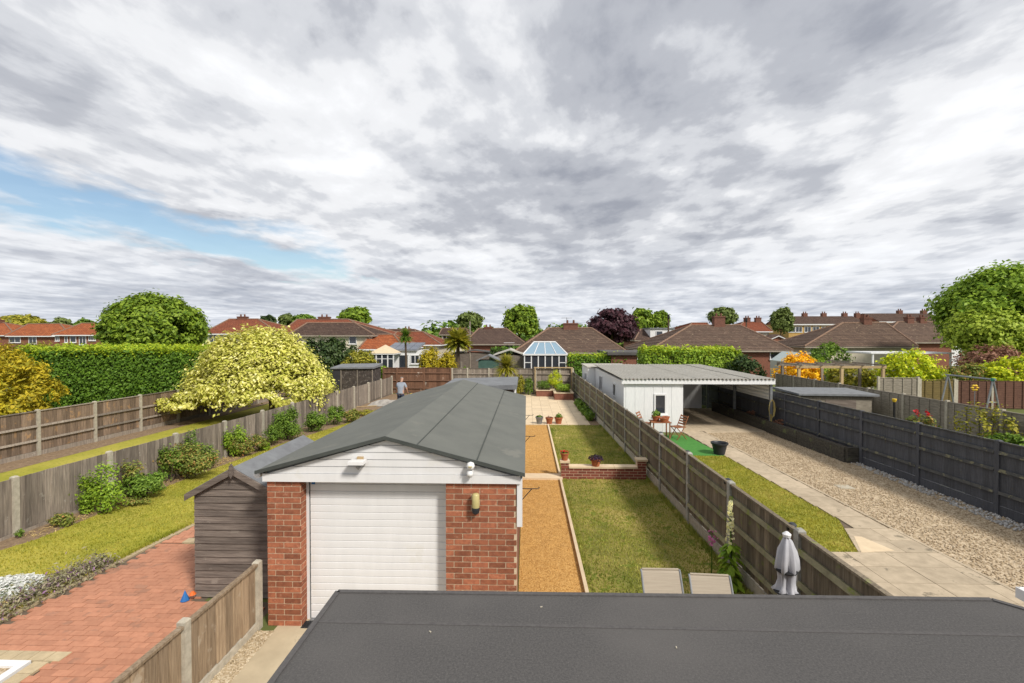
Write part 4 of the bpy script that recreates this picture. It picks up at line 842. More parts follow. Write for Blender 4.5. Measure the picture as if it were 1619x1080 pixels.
B().lathe([(.12, .55), (.16, .62), (.15, .75), (.08, .82), (0, .83)], 14).obj('motor_cover', 'yellow', gt, smooth=True); B().lathe([(.16, .1), (.2, .3), (.16, .55)], 14, (.05, 0, 0)).obj('body', 'blue', gt)
B().lathe([(.1, .1), (.12, .3), (.1, .4)], 12, (-.2, .05, 0)).obj('side_box', 'white_old', gt); B().tube([(0, .1, .75), (-.2, .1, .95)], .015, 6).obj('handle', 'black_plastic', gt)
for s in (-1, 1): B().tube([(s * .18 - .02, 0, .1), (s * .18 + .02, 0, .1)], .1, 14).obj('wheel', 'black_plastic', gt)
# dark panelled shed and shrubs beyond the left fence end
ds = thing('garden_shed', 'dark patterned shed with grey flat roof behind the left fence', 'shed', (-10.1, 28.0, 0), R(3))
B().box(-1.35, 1.0, -.9, .9, 0, 1.82).obj('wall', 'shed_mottle', ds); B().add([(-1.45, -1.0, 1.92), (1.1, -1.0, 1.96), (1.1, 1.0, 2.06), (-1.45, 1.0, 2.02), (-1.45, -1.0, 1.84), (1.1, -1.0, 1.86), (1.1, 1.0, 1.9), (-1.45, 1.0, 1.9)], [(0, 1, 2, 3), (4, 7, 6, 5), (0, 4, 5, 1), (1, 5, 6, 2), (2, 6, 7, 3), (3, 7, 4, 0)]).obj('roof', 'felt_grey', ds)
for x in (-.85, .1, .98): box('batten', 'wood_grey', ds, (x, -.915, .9), (.06, .03, 1.8))
box('door', 'dark_inside', ds, (-1.1, -.91, .9), (.42, .03, 1.7))
# ================================================================== RIGHT NEIGHBOUR'S DRIVE
def pe_(y): return 6.53 - .042 * (y - 9.9)           # lawn / path edge
def pg_(y): return 7.22 - .026 * (y - 9.9)           # path / gravel edge
lawnR = [(3.5, 8.42), (5.9, 8.42), (pe_(9.9), 9.9), (pe_(15.0), 15.0), (3.3, 15.0)]
sheet('side_lawn', lawnR, .006, 'lawn_right')
tag(grass('side_grass', lawnR, 40000, .03, 'leaf_grass', .006, 14), 'green grass strip between mossy fence and slab path', 'grass', kind='stuff')
fg = tag(B().prism([(3.3, 15.0), (pe_(15.0) + .02, 15.0), (pe_(17.9) - .1, 17.9), (3.25, 18.3)], .004, .022).obj('artificial_grass', 'fake_grass'), 'bright green artificial turf mat by the white outbuilding', 'mat')
driv = [(pg_(7), 6.2), (10.25, 6.2), (9.85, 19.0), (pg_(19), 19.0)]
sheet('gravel_drive', driv, .008, 'gravel_buff')
tag(stones('drive_gravel', driv, 14000, .012, .03, 'gravel_buff', .008, 15), 'loose buff gravel of the drive', 'gravel', kind='stuff')
wst = [(9.55, 6), (10.2, 6), (9.98, 15), (9.75, 15)]
tag(stones('white_stones', wst, 900, .025, .055, 'white_stone', .012, 16), 'pale cobbles along the foot of the charcoal fence', 'stones', kind='stuff')
path = sheet('slab_path', [(3.52, 2), (pg_(2) + .25, 2), (pg_(8.4) + .05, 8.4), (pg_(18.6), 18.6), (pe_(18.6), 18.6), (pe_(9.9), 9.9), (5.9, 8.42), (3.5, 8.42)], .004, 'joint')
y = 9.75
while y < 18.4:
    a, c = pe_(y) + .01, pg_(y) - .02; box('slab', 'slab_buff', path, ((a + c) / 2, y, .012 + random.uniform(-.003, .003)), (c - a, .588, .03), -.03); y += .6
def slab_quad(pts): B().prism(pts, .0, .026 + random.uniform(-.002, .002)).obj('slab', 'slab_buff', path)
for j in range(9):
    for i in range(6):
        x0 = 3.55 + i * .7; y1 = 8.41 - j * .52; y0 = y1 - .51; x1 = min(x0 + .69, pg_(y1) + .03)
        if x1 - x0 > .15: slab_quad([(x0, y0), (x1, y0), (x1, y1), (x0, y1)])
def pl_(y): return 5.9 + (y - 8.42) * .4257
for (ya, yb) in ((8.43, 8.9), (8.91, 9.44)):
    m0 = (pl_(ya) + pg_(ya)) / 2 + .15
    slab_quad([(pl_(ya), ya), (m0, ya), (m0, yb), (pl_(yb), yb)]); slab_quad([(m0 + .01, ya), (pg_(ya) + .02, ya), (pg_(yb) + .02, yb), (m0 + .01, yb)])
cpts = [G(*q_) for q_ in ((1350, 850), (1362, 851), (1414, 873), (1362, 876))]; tag(B().prism([(q_.x, q_.y) for q_ in cpts][::-1], .004, .03).obj('cement_patch', 'slab_cream'), kind='structure')
tag(B().add([(pg_(6.4) + .04, 6.4, .03), (pg_(6.4) + .1, 6.4, .03), (pg_(19) + .05, 19, .03), (pg_(19) - .01, 19, .03), (pg_(6.4) + .04, 6.4, 0), (pg_(6.4) + .1, 6.4, 0), (pg_(19) + .05, 19, 0), (pg_(19) - .01, 19, 0)], [(0, 1, 2, 3), (0, 4, 5, 1), (1, 5, 6, 2), (3, 2, 6, 7), (0, 3, 7, 4)]).obj('gravel_kerb', 'slab_buff'), kind='structure')
tag(B().prism([(7.9, 11.9), (8.25, 11.9), (8.25, 12.2), (7.9, 12.2)], .01, .02).obj('manhole_cover', 'concrete'), 'square manhole cover in the gravel drive', 'manhole')
# sleeper bed along the charcoal fence
sb = thing('sleeper_bed', 'long raised bed of mossy timber sleepers below the charcoal fence', 'raised bed', (9.66, 14.35, 0), math.atan2(9, -.27) )
for k in range(4):
    for r in range(2): box('sleeper', 'sleeper', sb, (1.2 + k * 2.35, -.0, .12 + r * .235), (2.33, .12, .228))
for r in range(2): box('end_sleeper', 'sleeper', sb, (.0, -.2, .12 + r * .235), (.12, .42, .228))
B().box(.06, 9.4, -.42, -.06, 0, .38).obj('soil', 'earth', sb)
for i, x in enumerate((4.0, 6.2)): bush('bed_plant', ('nearer' if i == 0 else 'farther') + ' low reddish plant in the sleeper bed', (9.88, 14.35 + x, .36), (.3, .25, .12), 'leaf_copper', 300, .08, 120 + i, 'plants in the sleeper bed', 'plant')
# carport building
cp = thing('carport', 'white painted outbuilding with corrugated roof and open carport bay', 'carport', (6.7, 18.6, 0))
CZ = 2.0
B().box(-2.85, -.52, 0, .12, 0, CZ).box(-2.85, -2.73, .12, 7.6, 0, CZ).box(-.64, -.52, .12, 5.95, 0, CZ).obj('wall', 'white_old', cp)
B().box(-.52, 2.42, 5.95, 6.08, 0, CZ).obj('back_wall', 'white_paint', cp)
for k in range(6): box('wall_groove', 'white_old', cp, (-2.6 + k * .36, -.004, 1.0), (.33, .012, 1.98))
B().box(-2.73, -.64, .12, 7.5, 0, .03).obj('room_floor', 'concrete', cp)
B().prism([(-.52, -.25), (2.95, .1), (2.85, 6.0), (-.52, 5.95)], .0, .03).obj('carport_floor', 'slab_buff', cp)
for i in range(5):
    for j in range(9): box('floor_slab', 'slab_buff', cp, (-.2 + i * .66, .45 + j * .64, .032), (.655, .632, .012))
def cwin(nm, parent, x, y, z, w_, h, face, bars=1):
    """window in a wall: face 'f' looks to -y, 'l' looks to -x"""
    e = link(nm, B().box(-w_ / 2, w_ / 2, -.03, .03, -h / 2, -h / 2 + .06).box(-w_ / 2, w_ / 2, -.03, .03, h / 2 - .06, h / 2).box(-w_ / 2, -w_ / 2 + .06, -.03, .03, -h / 2 + .06, h / 2 - .06).box(w_ / 2 - .06, w_ / 2, -.03, .03, -h / 2 + .06, h / 2 - .06).mesh(nm, 'white_pvc'), parent, (x, y, z), 0 if face == 'f' else -math.pi / 2)
    B().box(-w_ / 2 + .06, w_ / 2 - .06, -.008, .008, -h / 2 + .06, h / 2 - .06).obj('pane', 'glass_dark', e)
    for k in range(1, bars): B().box(-w_ / 2 + w_ * k / bars - .015, -w_ / 2 + w_ * k / bars + .015, -.028, .028, -h / 2 + .06, h / 2 - .06).obj('glazing_bar', 'white_pvc', e)
    return e
w0 = cwin('window', cp, -1.42, -.012, 1.12, .48, .82, 'f'); B().box(-.28, .28, -.09, .03, -.46, -.41).obj('sill', 'white_old', w0)
cwin('window', cp, -2.86, 1.9, 1.45, .6, .6, 'l'); cwin('window', cp, -2.86, 1.9, .62, .6, .7, 'l'); cwin('window', cp, -2.86, 5.6, 1.35, .9, .8, 'l', 2)
B().box(-2.95, 3.0, -.12, -.06, 1.93, 2.10).obj('front_fascia', 'white_old', cp)
def corr(x0, x1, y0, y1, z0, z1, pitch=.15, amp=.027):
    n = int((x1 - x0) / pitch * 8); b = B(); vs = []; fs = []
    for i in range(n + 1):
        x = x0 + (x1 - x0) * i / n; dz = amp * math.sin(2 * math.pi * x / pitch); vs += [(x, y0, z0 + dz), (x, y1, z1 + dz), (x, y0, z0 + dz - .012), (x, y1, z1 + dz - .012)]
    for i in range(n): a = 4 * i; fs += [(a, a + 4, a + 5, a + 1), (a + 2, a + 3, a + 7, a + 6), (a, a + 2, a + 6, a + 4), (a + 1, a + 5, a + 7, a + 3)]
    return b.add(vs, fs)
for k in range(6): corr(-2.97 + k * .99, -2.97 + k * .99 + 1.02, -.17, 7.7, 2.135 + (k % 2) * .012, 2.185 + (k % 2) * .012).obj('roof_sheet', 'corrug', cp)
for (x, y) in ((2.9, .02), (2.8, 3.0), (2.7, 5.9)): B().box(x - .045, x + .045, y - .045, y + .045, 0, 2.0).obj('post', 'metal_grey', cp)
for k in range(4): box('roof_joist', 'wood_grey', cp, (.0 + 1.15, .4 + k * 1.75, 1.99), (3.5, .05, .12))
cs = B(); vs = []; fs = []
n = 48
for i in range(n + 1):
    z = 1.28 + .68 * i / n; dx = .02 * math.sin(z * 42); vs += [(2.98 + dx, .1, z), (2.86 + dx, 5.9, z)]
for i in range(n): fs.append((2 * i, 2 * i + 1, 2 * i + 3, 2 * i + 2))
cs.add(vs, fs).obj('side_sheet', 'white_old', cp)
rp = thing('rope_coil', 'coil of yellowish rope hanging on the front carport post', 'rope', (9.58, 18.55, .55)); b = B()
for k in range(5): b.tube([(.09 * math.sin(a_ / 8 * 6.283) * (1 + k * .1), -.03 - k * .012, .42 + .36 * math.cos(a_ / 8 * 6.283)) for a_ in range(9)], .011, 5)
b.obj('rope', 'rope', rp); B().tube([(0, 0, .2), (.02, 0, -.5)], .03, 6).obj('tail', 'rope', rp)
# outbuilding rear annex
an = thing('outbuilding_annex', 'lower white annex with twin window behind the corrugated roof', 'outbuilding', (4.2, 27.6, 0)); B().box(-.75, 1.6, -1.3, 1.5, 0, 2.0).obj('wall', 'white_old', an); B().box(-.8, 1.7, -1.35, 1.6, 2.0, 2.06).obj('roof', 'corrug', an); cwin('window', an, -.76, -.4, 1.25, .8, .8, 'l', 2)
# patio set
def slat_chair(label, loc, rz):
    t = thing('folding_chair', label, 'chair', loc, rz)
    for s in (-1, 1):
        B().tube([(s * .2, -.22, 0), (s * .2, .1, .45), (s * .2, .28, .86)], .015, 6).obj('back_leg', 'wood_teak', t); B().tube([(s * .18, .22, 0), (s * .18, -.2, .44)], .015, 6).obj('front_leg', 'wood_teak', t)
    for k in range(5): box('seat_slat', 'wood_teak', t, (0, -.2 + k * .085, .45), (.42, .065, .018))
    for k in range(4): box('back_slat', 'wood_teak', t, (0, .145 + k * .043, .55 + k * .088), (.40, .016, .055), rot=(R(-26), 0, 0))
    return t
slat_chair('slatted wooden folding chair on the turf before the carport', (5.62, 17.4, .02), R(-70))
slat_chair('slatted wooden chair half hidden by the fence near the white wall', (4.55, 18.1, .02), R(60))
tb = thing('garden_table', 'small wooden table holding terracotta pots by the white wall', 'table', (5.0, 17.6, .02))
for k in range(6): box('top_slat', 'wood_teak', tb, (0, -.26 + k * .105, .60), (.7, .09, .02))
for sx in (-1, 1):
    for sy in (-1, 1): box('leg', 'wood_teak', tb, (sx * .3, sy * .22, .3), (.04, .04, .58))
pot('large terracotta pot with leafy plant on the wooden table', (4.86, 17.65, .64), .15, .2, 'terracotta', 'leaf_green', 130, .09, .16, .25, 61); pot('empty looking terracotta bowl in the middle of the table', (5.08, 17.45, .64), .14, .14, 'terracotta', 'leaf_copper', 20, .04, .06, .04, 62); pot('terracotta bowl at the right end of the table', (5.25, 17.7, .64), .13, .15, 'terracotta', 'leaf_copper', 20, .04, .06, .04, 63)
bk = thing('tub', 'empty black plastic tub standing beside the turf', 'tub', (6.22, 15.2, .02)); B().lathe([(.16, 0), (.235, .33), (.265, .33), (.27, .38), (.245, .38), (.22, .34), (.15, .04), (0, .04)], 26).obj('shell', 'black_plastic', bk)

# ================================================================== GARDENS BEYOND THE CHARCOAL FENCE
sr = thing('garden_shed', 'low brown shed with pale grey flat roof behind the charcoal fence', 'shed', (12.55, 20.0, 0), R(2))
B().box(-1.4, 1.4, -.75, .8, 0, 1.38).obj('wall', 'wood_lap', sr); B().add([(-1.65, -.9, 1.50), (1.6, -.9, 1.46), (1.6, 1.0, 1.52), (-1.65, 1.0, 1.56), (-1.65, -.9, 1.43), (1.6, -.9, 1.38), (1.6, 1.0, 1.42), (-1.65, 1.0, 1.47)], [(0, 1, 2, 3), (4, 7, 6, 5), (0, 4, 5, 1), (1, 5, 6, 2), (2, 6, 7, 3), (3, 7, 4, 0)]).obj('roof', 'felt_grey', sr)
B().box(-1.38, 1.38, -.775, -.75, 1.24, 1.37).obj('trim_board', 'wood_grey', sr); B().box(-.5, .75, -.77, -.75, 0, 1.22).obj('door', 'wood_shed', sr)
def lapfence(label, p0, p1, step, h, m, pm, group=None):
    p0 = Vector(p0); p1 = Vector(p1); d = p1 - p0; rz = math.atan2(d.y, d.x); L = d.length; n = max(1, round(L / step)); t = thing('fence', label, 'fence', p0, rz, group)
    for i in range(n + 1): box('post', pm, t, (L * i / n, 0, h / 2 + .03), (.1, .1, h + .06))
    for i in range(n):
        x0 = L * i / n + .05; x1 = L * (i + 1) / n - .05; b = B(); k = 0; z = .05
        while z < h - .08:
            j = random.uniform(-.008, .008); b.add([(x0, -.02, z + j), (x1, -.02, z - j), (x1, .0, z + .14 - j), (x0, .0, z + .14 + j), (x0, .01, z + j), (x1, .01, z - j), (x1, .01, z + .14 - j), (x0, .01, z + .14 + j)], [(0, 1, 2, 3), (4, 7, 6, 5), (0, 4, 5, 1), (3, 2, 6, 7)]); z += .115
        b.obj('lap_panel', m, t)
        for q in range(4): box('batten', m, t, (x0 + (x1 - x0) * (q + .5) / 4, -.03, h / 2), (.045, .025, h - .04))
        box('capping', m, t, ((x0 + x1) / 2, 0, h), (x1 - x0, .06, .03))
    return t
lapfence('long grey waney lap fence running beyond the charcoal fence', (14.75, 28.0, 0), (14.35, 7.0, 0), 1.85, 1.55, 'wood_lap', 'post_conc')
lapfence('pale grey lap fence under the green and yellow shrub', (18.5, 25.1, 0), (20.45, 25.0, 0), 1.9, 1.6, 'wood_lap', 'post_conc')
lapfence('olive brown lap fence left of the swing frame', (20.55, 25.0, 0), (22.3, 25.0, 0), 1.75, 1.5, 'wood_lap_olive', 'post_conc')
lapfence('dark brown lap fence behind the swing frame at right', (22.4, 25.0, 0), (31, 24.6, 0), 1.75, 1.45, 'wood_lap_brown', 'post_conc')
pg = thing('pergola', 'pale timber pergola with flat beams behind the lap fence', 'pergola', (14.9, 26.0, 0))
for x in (.0, 2.3, 4.5): box('post', 'wood_new', pg, (x, 0, 1.0), (.13, .13, 2.0)); box('rear_post', 'wood_grey', pg, (x + .3, 2.2, 1.0), (.12, .12, 2.0))
box('beam', 'wood_new', pg, (2.25, 0, 2.09), (4.8, .1, .13)); box('beam', 'wood_grey', pg, (2.5, 2.2, 2.09), (5.0, .12, .16))
for k in range(5): box('rafter', 'wood_grey', pg, (.1 + k * 1.1, 1.1, 2.2), (.05, 2.6, .07))
sw = thing('swing_frame', 'grey and green A shaped swing frame above the lap fence', 'swing', (19.4, 20.0, 0))
for s in (-1, 1): B().tube([(s * .42, 0, 0), (0, 0, 2.0)], .035, 8).obj('leg', 'metal_grey', sw); B().tube([(s * .42 + .1, 2.2, 0), (.1, 2.2, 2.0)], .035, 8).obj('leg', 'metal_grey', sw)
B().tube([(-.2, 0, 1.05), (.2, 0, 1.05)], .025, 8).obj('brace', 'metal_grey', sw); B().tube([(0, -.1, 2.0), (.1, 2.3, 2.0)], .04, 8).obj('top_bar', 'metal_grey', sw); B().lathe([(.07, -.06), (.08, 0), (.07, .06)], 10, (0, 0, 2.0)).obj('joint_cap', 'green_teal', sw)
wm = thing('windmill_ornament', 'yellow flower windmill ornament in the planting by the swing', 'ornament', (16.8, 18.0, 0)); B().tube([(0, 0, 0), (0, 0, 1.85)], .012, 6).obj('stick', 'metal_grey', wm)
for k in range(6): a_ = k / 6 * 6.283; B().lathe([(0, -.05), (.06, 0), (0, .05)], 8, (.09 * math.cos(a_), 0, 1.88 + .09 * math.sin(a_))).obj('petal', 'yellow', wm)
B().lathe([(0, -.03), (.035, 0), (0, .03)], 8, (0, -.05, 1.88)).obj('hub', 'wood_teak', wm)
bf = thing('bird_feeder', 'dark post with yellow cup beside the grey lap fence', 'feeder', (13.4, 17.4, 0)); B().tube([(0, 0, 0), (0, 0, 1.42)], .035, 8).obj('post', 'black_iron', bf); B().lathe([(.05, 1.42), (.075, 1.5), (.07, 1.54), (0, 1.54)], 12).obj('cup', 'yellow', bf)
rs_ = thing('rose_bush', 'red flowering bush before the grey lap fence', 'shrub', (13.5, 16.4, 0)); p, nr = crown_pts((0, 0, .7), (.55, .5, .5), 900, 140); leaves('foliage', p, nr, .1, 'leaf_mixed', rs_, .6, 141)
p = np.array([(-.3, -.2, 1.28), (.05, -.2, 1.25), (-.26, -.2, 1.2), (.08, -.22, 1.17)]); leaves('flower', np.repeat(p, 14, 0) + rg.normal(size=(56, 3)) * .035, rg.normal(size=(56, 3)), .06, 'leaf_red', rs_, .9, 142)
RB = [('bushy_climber', 'dense green climber in front of the right lap fence', (13.4, 12.9, 0), (.8, 1.3, .62), 'leaf_green', 3500, .12),
      ('bushy_climber', 'straggly variegated shrub above the grey lap fence', (14.0, 14.6, 0), (.6, 1.2, .95), 'leaf_olive', 900, .10),
      ('round_shrub', 'green shrub with yellow tips behind the pale lap fence', (21.6, 27.0, 0), (2.0, 1.2, 1.6), 'leaf_lime', 6000, .16),
      ('round_shrub', 'olive loose shrub right of the yellow tipped shrub', (24.3, 26.6, 0), (1.3, .9, 1.2), 'leaf_mixed', 3000, .14),
      ('lime_shrub', 'bright lime green rounded shrub above the dark brown fence', (26.9, 26.6, 0), (2.2, 1.3, 1.42), 'leaf_lime', 8000, .16),
      ('copper_shrub', 'coppery brown wide shrub below the big right tree', (30.2, 31.0, 0), (2.5, 1.5, 1.75), 'leaf_copper', 5500, .18),
      ('broom_bush', 'golden yellow flowering broom behind the pergola', (16.5, 28.9, 0), (1.5, 1.0, 1.42), 'leaf_gold', 7000, .13),
      ('round_shrub', 'small rounded dark green bush right of the golden broom', (19.2, 31.0, 0), (.8, .7, 1.28), 'leaf_bright', 1800, .14),
      ('round_shrub', 'low olive shrubs behind the pergola beams', (20.2, 29.5, 0), (2.0, 1.0, 1.05), 'leaf_olive', 3500, .16),
      ('silver_shrub', 'silvery green round shrub before the brown bungalow roof', (24.2, 38, 0), (1.8, 1.3, 1.75), 'leaf_green', 3000, .2),
      ('dark_laurel', 'dark laurel at the right end of the bright hedge', (12.6, 27.2, 0), (1.1, 1.0, 1.45), 'leaf_dark', 3500, .16)]
for i, (nm, lab, c, rad, lf, n, s) in enumerate(RB): bush(nm, lab, c, rad, lf, n, s, 150 + i, None, 'shrub', clumps=90, cr=.15)
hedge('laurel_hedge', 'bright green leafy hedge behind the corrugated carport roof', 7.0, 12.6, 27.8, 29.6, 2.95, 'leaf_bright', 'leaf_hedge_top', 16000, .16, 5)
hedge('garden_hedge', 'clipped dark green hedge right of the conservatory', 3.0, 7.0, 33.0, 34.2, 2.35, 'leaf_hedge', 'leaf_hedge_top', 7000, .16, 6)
hedge('far_hedge', 'dark hedge above grey fence far behind the yucca', -3.2, 1.2, 41.0, 42.0, 2.6, 'leaf_dark', 'leaf_hedge', 4000, .2, 8)
# ================================================================== HOUSES BEHIND
def slope(b, e0, e1, r1, r0, n, lift=.06):
    """tiled roof face in stepped courses from eave e0-e1 up to ridge r0-r1"""
    e0, e1, r0, r1 = map(Vector, (e0, e1, r0, r1)); up = Vector((0, 0, lift)); prev = None
    for i in range(n):
        a0 = e0.lerp(r0, i / n) + up; a1 = e1.lerp(r1, i / n) + up; c0 = e0.lerp(r0, (i + 1) / n); c1 = e1.lerp(r1, (i + 1) / n)
        b.add([a0, a1, c1, c0, a0 - up, a1 - up], [(0, 1, 2, 3), (4, 5, 1, 0)])
def bungalow(label, Y, xl, xr, ye, yr, rl, rr, depth, rm, wm, chim=(), wins=(), ridge='x', name='bungalow', courses=14, doors=(), group=None, cat='house'):
    """hipped house from its pixel outline: eave corners (xl, xr, ye) at distance Y, ridge ends (rl, rr, yr)"""
    L = at(xl, ye, Y); Rr = at(xr, ye, Y); ez = L.z; Yr = Y + depth / 2; o = Vector(((L.x + Rr.x) / 2, Y, 0)); t = thing(name, label, cat, o, 0, group)
    W = (Rr.x - L.x) / 2; a = at(rl, yr, Yr) ; c = at(rr, yr, Yr); rz_ = max(a.z, ez + .6)
    ov = .35
    if ridge == 'x': R0 = Vector((a.x - o.x, depth / 2, rz_)); R1 = Vector((c.x - o.x, depth / 2, rz_))
    else: R0 = Vector(((a.x + c.x) / 2 - o.x, depth * .3, rz_)); R1 = Vector(((a.x + c.x) / 2 - o.x, depth * .75, rz_))
    FLc, FRc, BRc, BLc = Vector((-W, 0, ez)), Vector((W, 0, ez)), Vector((W, depth, ez)), Vector((-W, depth, ez)); b = B()
    if ridge == 'x': slope(b, FLc, FRc, R1, R0, courses); slope(b, FRc, BRc, R1, R1, courses); slope(b, BRc, BLc, R0, R1, courses); slope(b, BLc, FLc, R0, R0, courses)
    else: slope(b, FLc, FRc, R0, R0, courses); slope(b, FRc, BRc, R1, R0, courses); slope(b, BRc, BLc, R1, R1, courses); slope(b, BLc, FLc, R0, R1, courses)
    roof = b.obj('roof', rm, t); rb = B()
    hips = ((R0, R1), (FLc, R0), (FRc, R1 if ridge == 'x' else R0), (BLc, R0 if ridge == 'x' else R1), (BRc, R1))
    for p, q in hips:
        if (p - q).length > .1: rb.tube([p + Vector((0, 0, .03)), q + Vector((0, 0, .04))], .09, 6)
    rb.obj('ridge_tiles', 'ridge_tile', roof)
    B().box(-W + ov, W - ov, ov, depth - ov, 0, ez - .02).obj('wall', wm, t)
    B().box(-W, W, -.02, .03, ez - .13, ez - .01).box(-W, -W + .05, .03, depth, ez - .13, ez - .01).box(W - .05, W, .03, depth, ez - .13, ez - .01).obj('fascia', 'white_old' if rm in ('tile_orange', 'tile_red') else 'fascia_tan', t)
    for (px, w_, h) in chim:
        q = at(px, yr, Yr); x = q.x - o.x; yy = depth / 2 - (.0 if ridge == 'x' else 0)
        ch = B().box(x - w_ / 2, x + w_ / 2, yy - .3, yy + .3, rz_ - .9, rz_ + h).box(x - w_ / 2 - .05, x + w_ / 2 + .05, yy - .35, yy + .35, rz_ + h - .13, rz_ + h - .04).obj('chimney', 'chimney_brick', roof)
        pt = B()
        for k in (-1, 1): pt.lathe([(.09, 0), (.1, .05), (.085, .28)], 10, (x + k * w_ * .22, yy, rz_ + h))
        pt.obj('chimney_pot', 'chimney_brick', roof)
    for (px, py, w_, h, bars) in wins:
        q = at(px, py, Y + ov); house_win(t, q.x - o.x, ov - .02, q.z, w_, h, bars)
    for (px, w_, h) in doors:
        q = at(px, ye, Y + ov); box('door', 'white_pvc', t, (q.x - o.x, ov - .03, h / 2), (w_, .05, h))
    return t
def house_win(t, x, y, z, w_, h, bars):
    f = .07; e = link('window', B().box(-w_ / 2, w_ / 2, -.04, .04, -h / 2, -h / 2 + f).box(-w_ / 2, w_ / 2, -.04, .04, h / 2 - f, h / 2).box(-w_ / 2, -w_ / 2 + f, -.04, .04, -h / 2 + f, h / 2 - f).box(w_ / 2 - f, w_ / 2, -.04, .04, -h / 2 + f, h / 2 - f).mesh('window', 'white_pvc'), t, (x, y, z))
    B().box(-w_ / 2 + f, w_ / 2 - f, -.01, .01, -h / 2 + f, h / 2 - f).obj('pane', 'glass_dark', e)
    for k in range(1, bars): B().box(-w_ / 2 + w_ * k / bars - .03, -w_ / 2 + w_ * k / bars + .03, -.035, .035, -h / 2 + f, h / 2 - f).obj('glazing_bar', 'white_pvc', e)
    B().box(-w_ / 2 - .05, w_ / 2 + .05, -.09, .0, -h / 2 - .05, -h / 2).obj('sill', 'white_pvc', e)
bungalow('orange tiled brick bungalow with chimney at the far left edge', 62, -40, 24, 530, 511, -30, 8, 9, 'tile_orange', 'brick_wall', [(-2, 1.2, .5)])
bungalow('orange tiled bungalow with long ridge left of the chestnut', 60, 8, 112, 531, 512.5, 45, 95, 9, 'tile_orange', 'brick_wall', [], [(24, 536, 1.6, 1.0, 2), (52, 537, 1.1, 1.2, 2)])
bungalow('orange tiled brick bungalow with white windows beside the chestnut', 56, 82, 190, 529.5, 511.5, 130, 170, 9, 'tile_orange', 'brick_wall', [], [(91, 535, .55, .7, 2), (105, 536, .4, .9, 1), (116, 536, .8, .9, 1), (131, 537, .9, 1.3, 2), (146, 534, .9, .75, 3)])
bungalow('red tiled cream bungalow with chimney right of the chestnut', 52, 320, 440, 527.5, 505, 363, 408, 9, 'tile_red', 'wall_cream', [(384, 1.1, .35)], [(338, 534, 1.1, 1.1, 2)])
bungalow('large brown and red tiled cream house behind the pale tree', 50, 440, 600, 529, 505.5, 470, 550, 10, 'tile_red', 'wall_cream', [(513, 1.3, .35)], [(560, 536, .9, 1.0, 2)])
bungalow('brown hipped wing in front of the large red tiled house', 46.5, 455, 592, 530, 511, 486, 560, 7, 'tile_dark', 'wall_cream', [], [(558, 537, .8, .9, 1)])
bungalow('orange hip roofed bungalow behind the white conservatory', 44, 566, 640, 552, 529.5, 586, 622, 8, 'tile_orange', 'white_paint')
bungalow('red brown hipped bungalow behind the cordyline', 52, 608, 698, 545, 525, 628, 668, 8, 'tile_red', 'wall_cream', [(644, .9, .4)])
bungalow('long low dark roofed building far behind the cordyline', 75, 595, 660, 528, 521, 600, 655, 8, 'tile_dark', 'wall_cream')
bungalow('dark roofed terrace far behind the palm', 72, 694, 742, 529, 519.5, 699, 737, 8, 'tile_dark', 'wall_cream', [], [(706, 533, 1.2, 1.0, 2), (722, 533, 1.2, 1.0, 2)])
bungalow('wide brown roofed bungalow with chimney left of the conservatory', 52, 733, 832, 544, 520, 757, 800, 10, 'tile_dark', 'brick_wall', [(772, 1.0, .25)], [(805, 548, 1.2, .9, 2)])
bungalow('central brown lichen spotted bungalow behind the conservatory', 38.5, 812, 992, 557, 519.5, 868, 935, 9, 'tile_brown', 'brick_wall', [(902, 1.3, .5)], [(960, 563, 1.4, 1.0, 2)], courses=18)
bungalow('small brown roofed house with white dormer', 62, 1003, 1052, 538, 521, 1013, 1030, 9, 'tile_dark', 'brick_wall')
bungalow('broad brown bungalow with brick chimney behind the bright hedge', 40, 1027, 1254, 554, 515, 1092, 1170, 10, 'tile_brown', 'brick_wall', [(1136, 1.0, .9)], [(1232, 561, 1.6, .8, 2)], courses=18)
bungalow('reddish brown roofed house behind the broad bungalow', 68, 1160, 1222, 524, 509.5, 1176, 1204, 9, 'tile_red', 'wall_cream', [(1181, .8, .7), (1198, .8, .7)])
bungalow('brown hipped bungalow with brick chimney behind the pergola', 43, 1272, 1452, 548, 511, 1333, 1400, 6.5, 'tile_brown', 'wall_cream', [(1369, .75, .55)], [(1290, 552, 1.2, .8, 2)], courses=18)
bungalow('second brown bungalow with two chimneys left of the big tree', 50, 1388, 1515, 541, 509.5, 1420, 1482, 8, 'tile_brown', 'brick_wall', [(1437, .7, .6), (1457, .7, .55)], [], courses=16)
bungalow('small brown roof with pale fascia beside the big right tree', 58, 1462, 1530, 530, 511, 1478, 1500, 8, 'tile_brown', 'white_paint')
bungalow('red brown roof beyond the brick garage', 66, 1085, 1125, 520, 511, 1094, 1118, 8, 'tile_red', 'brick_wall')
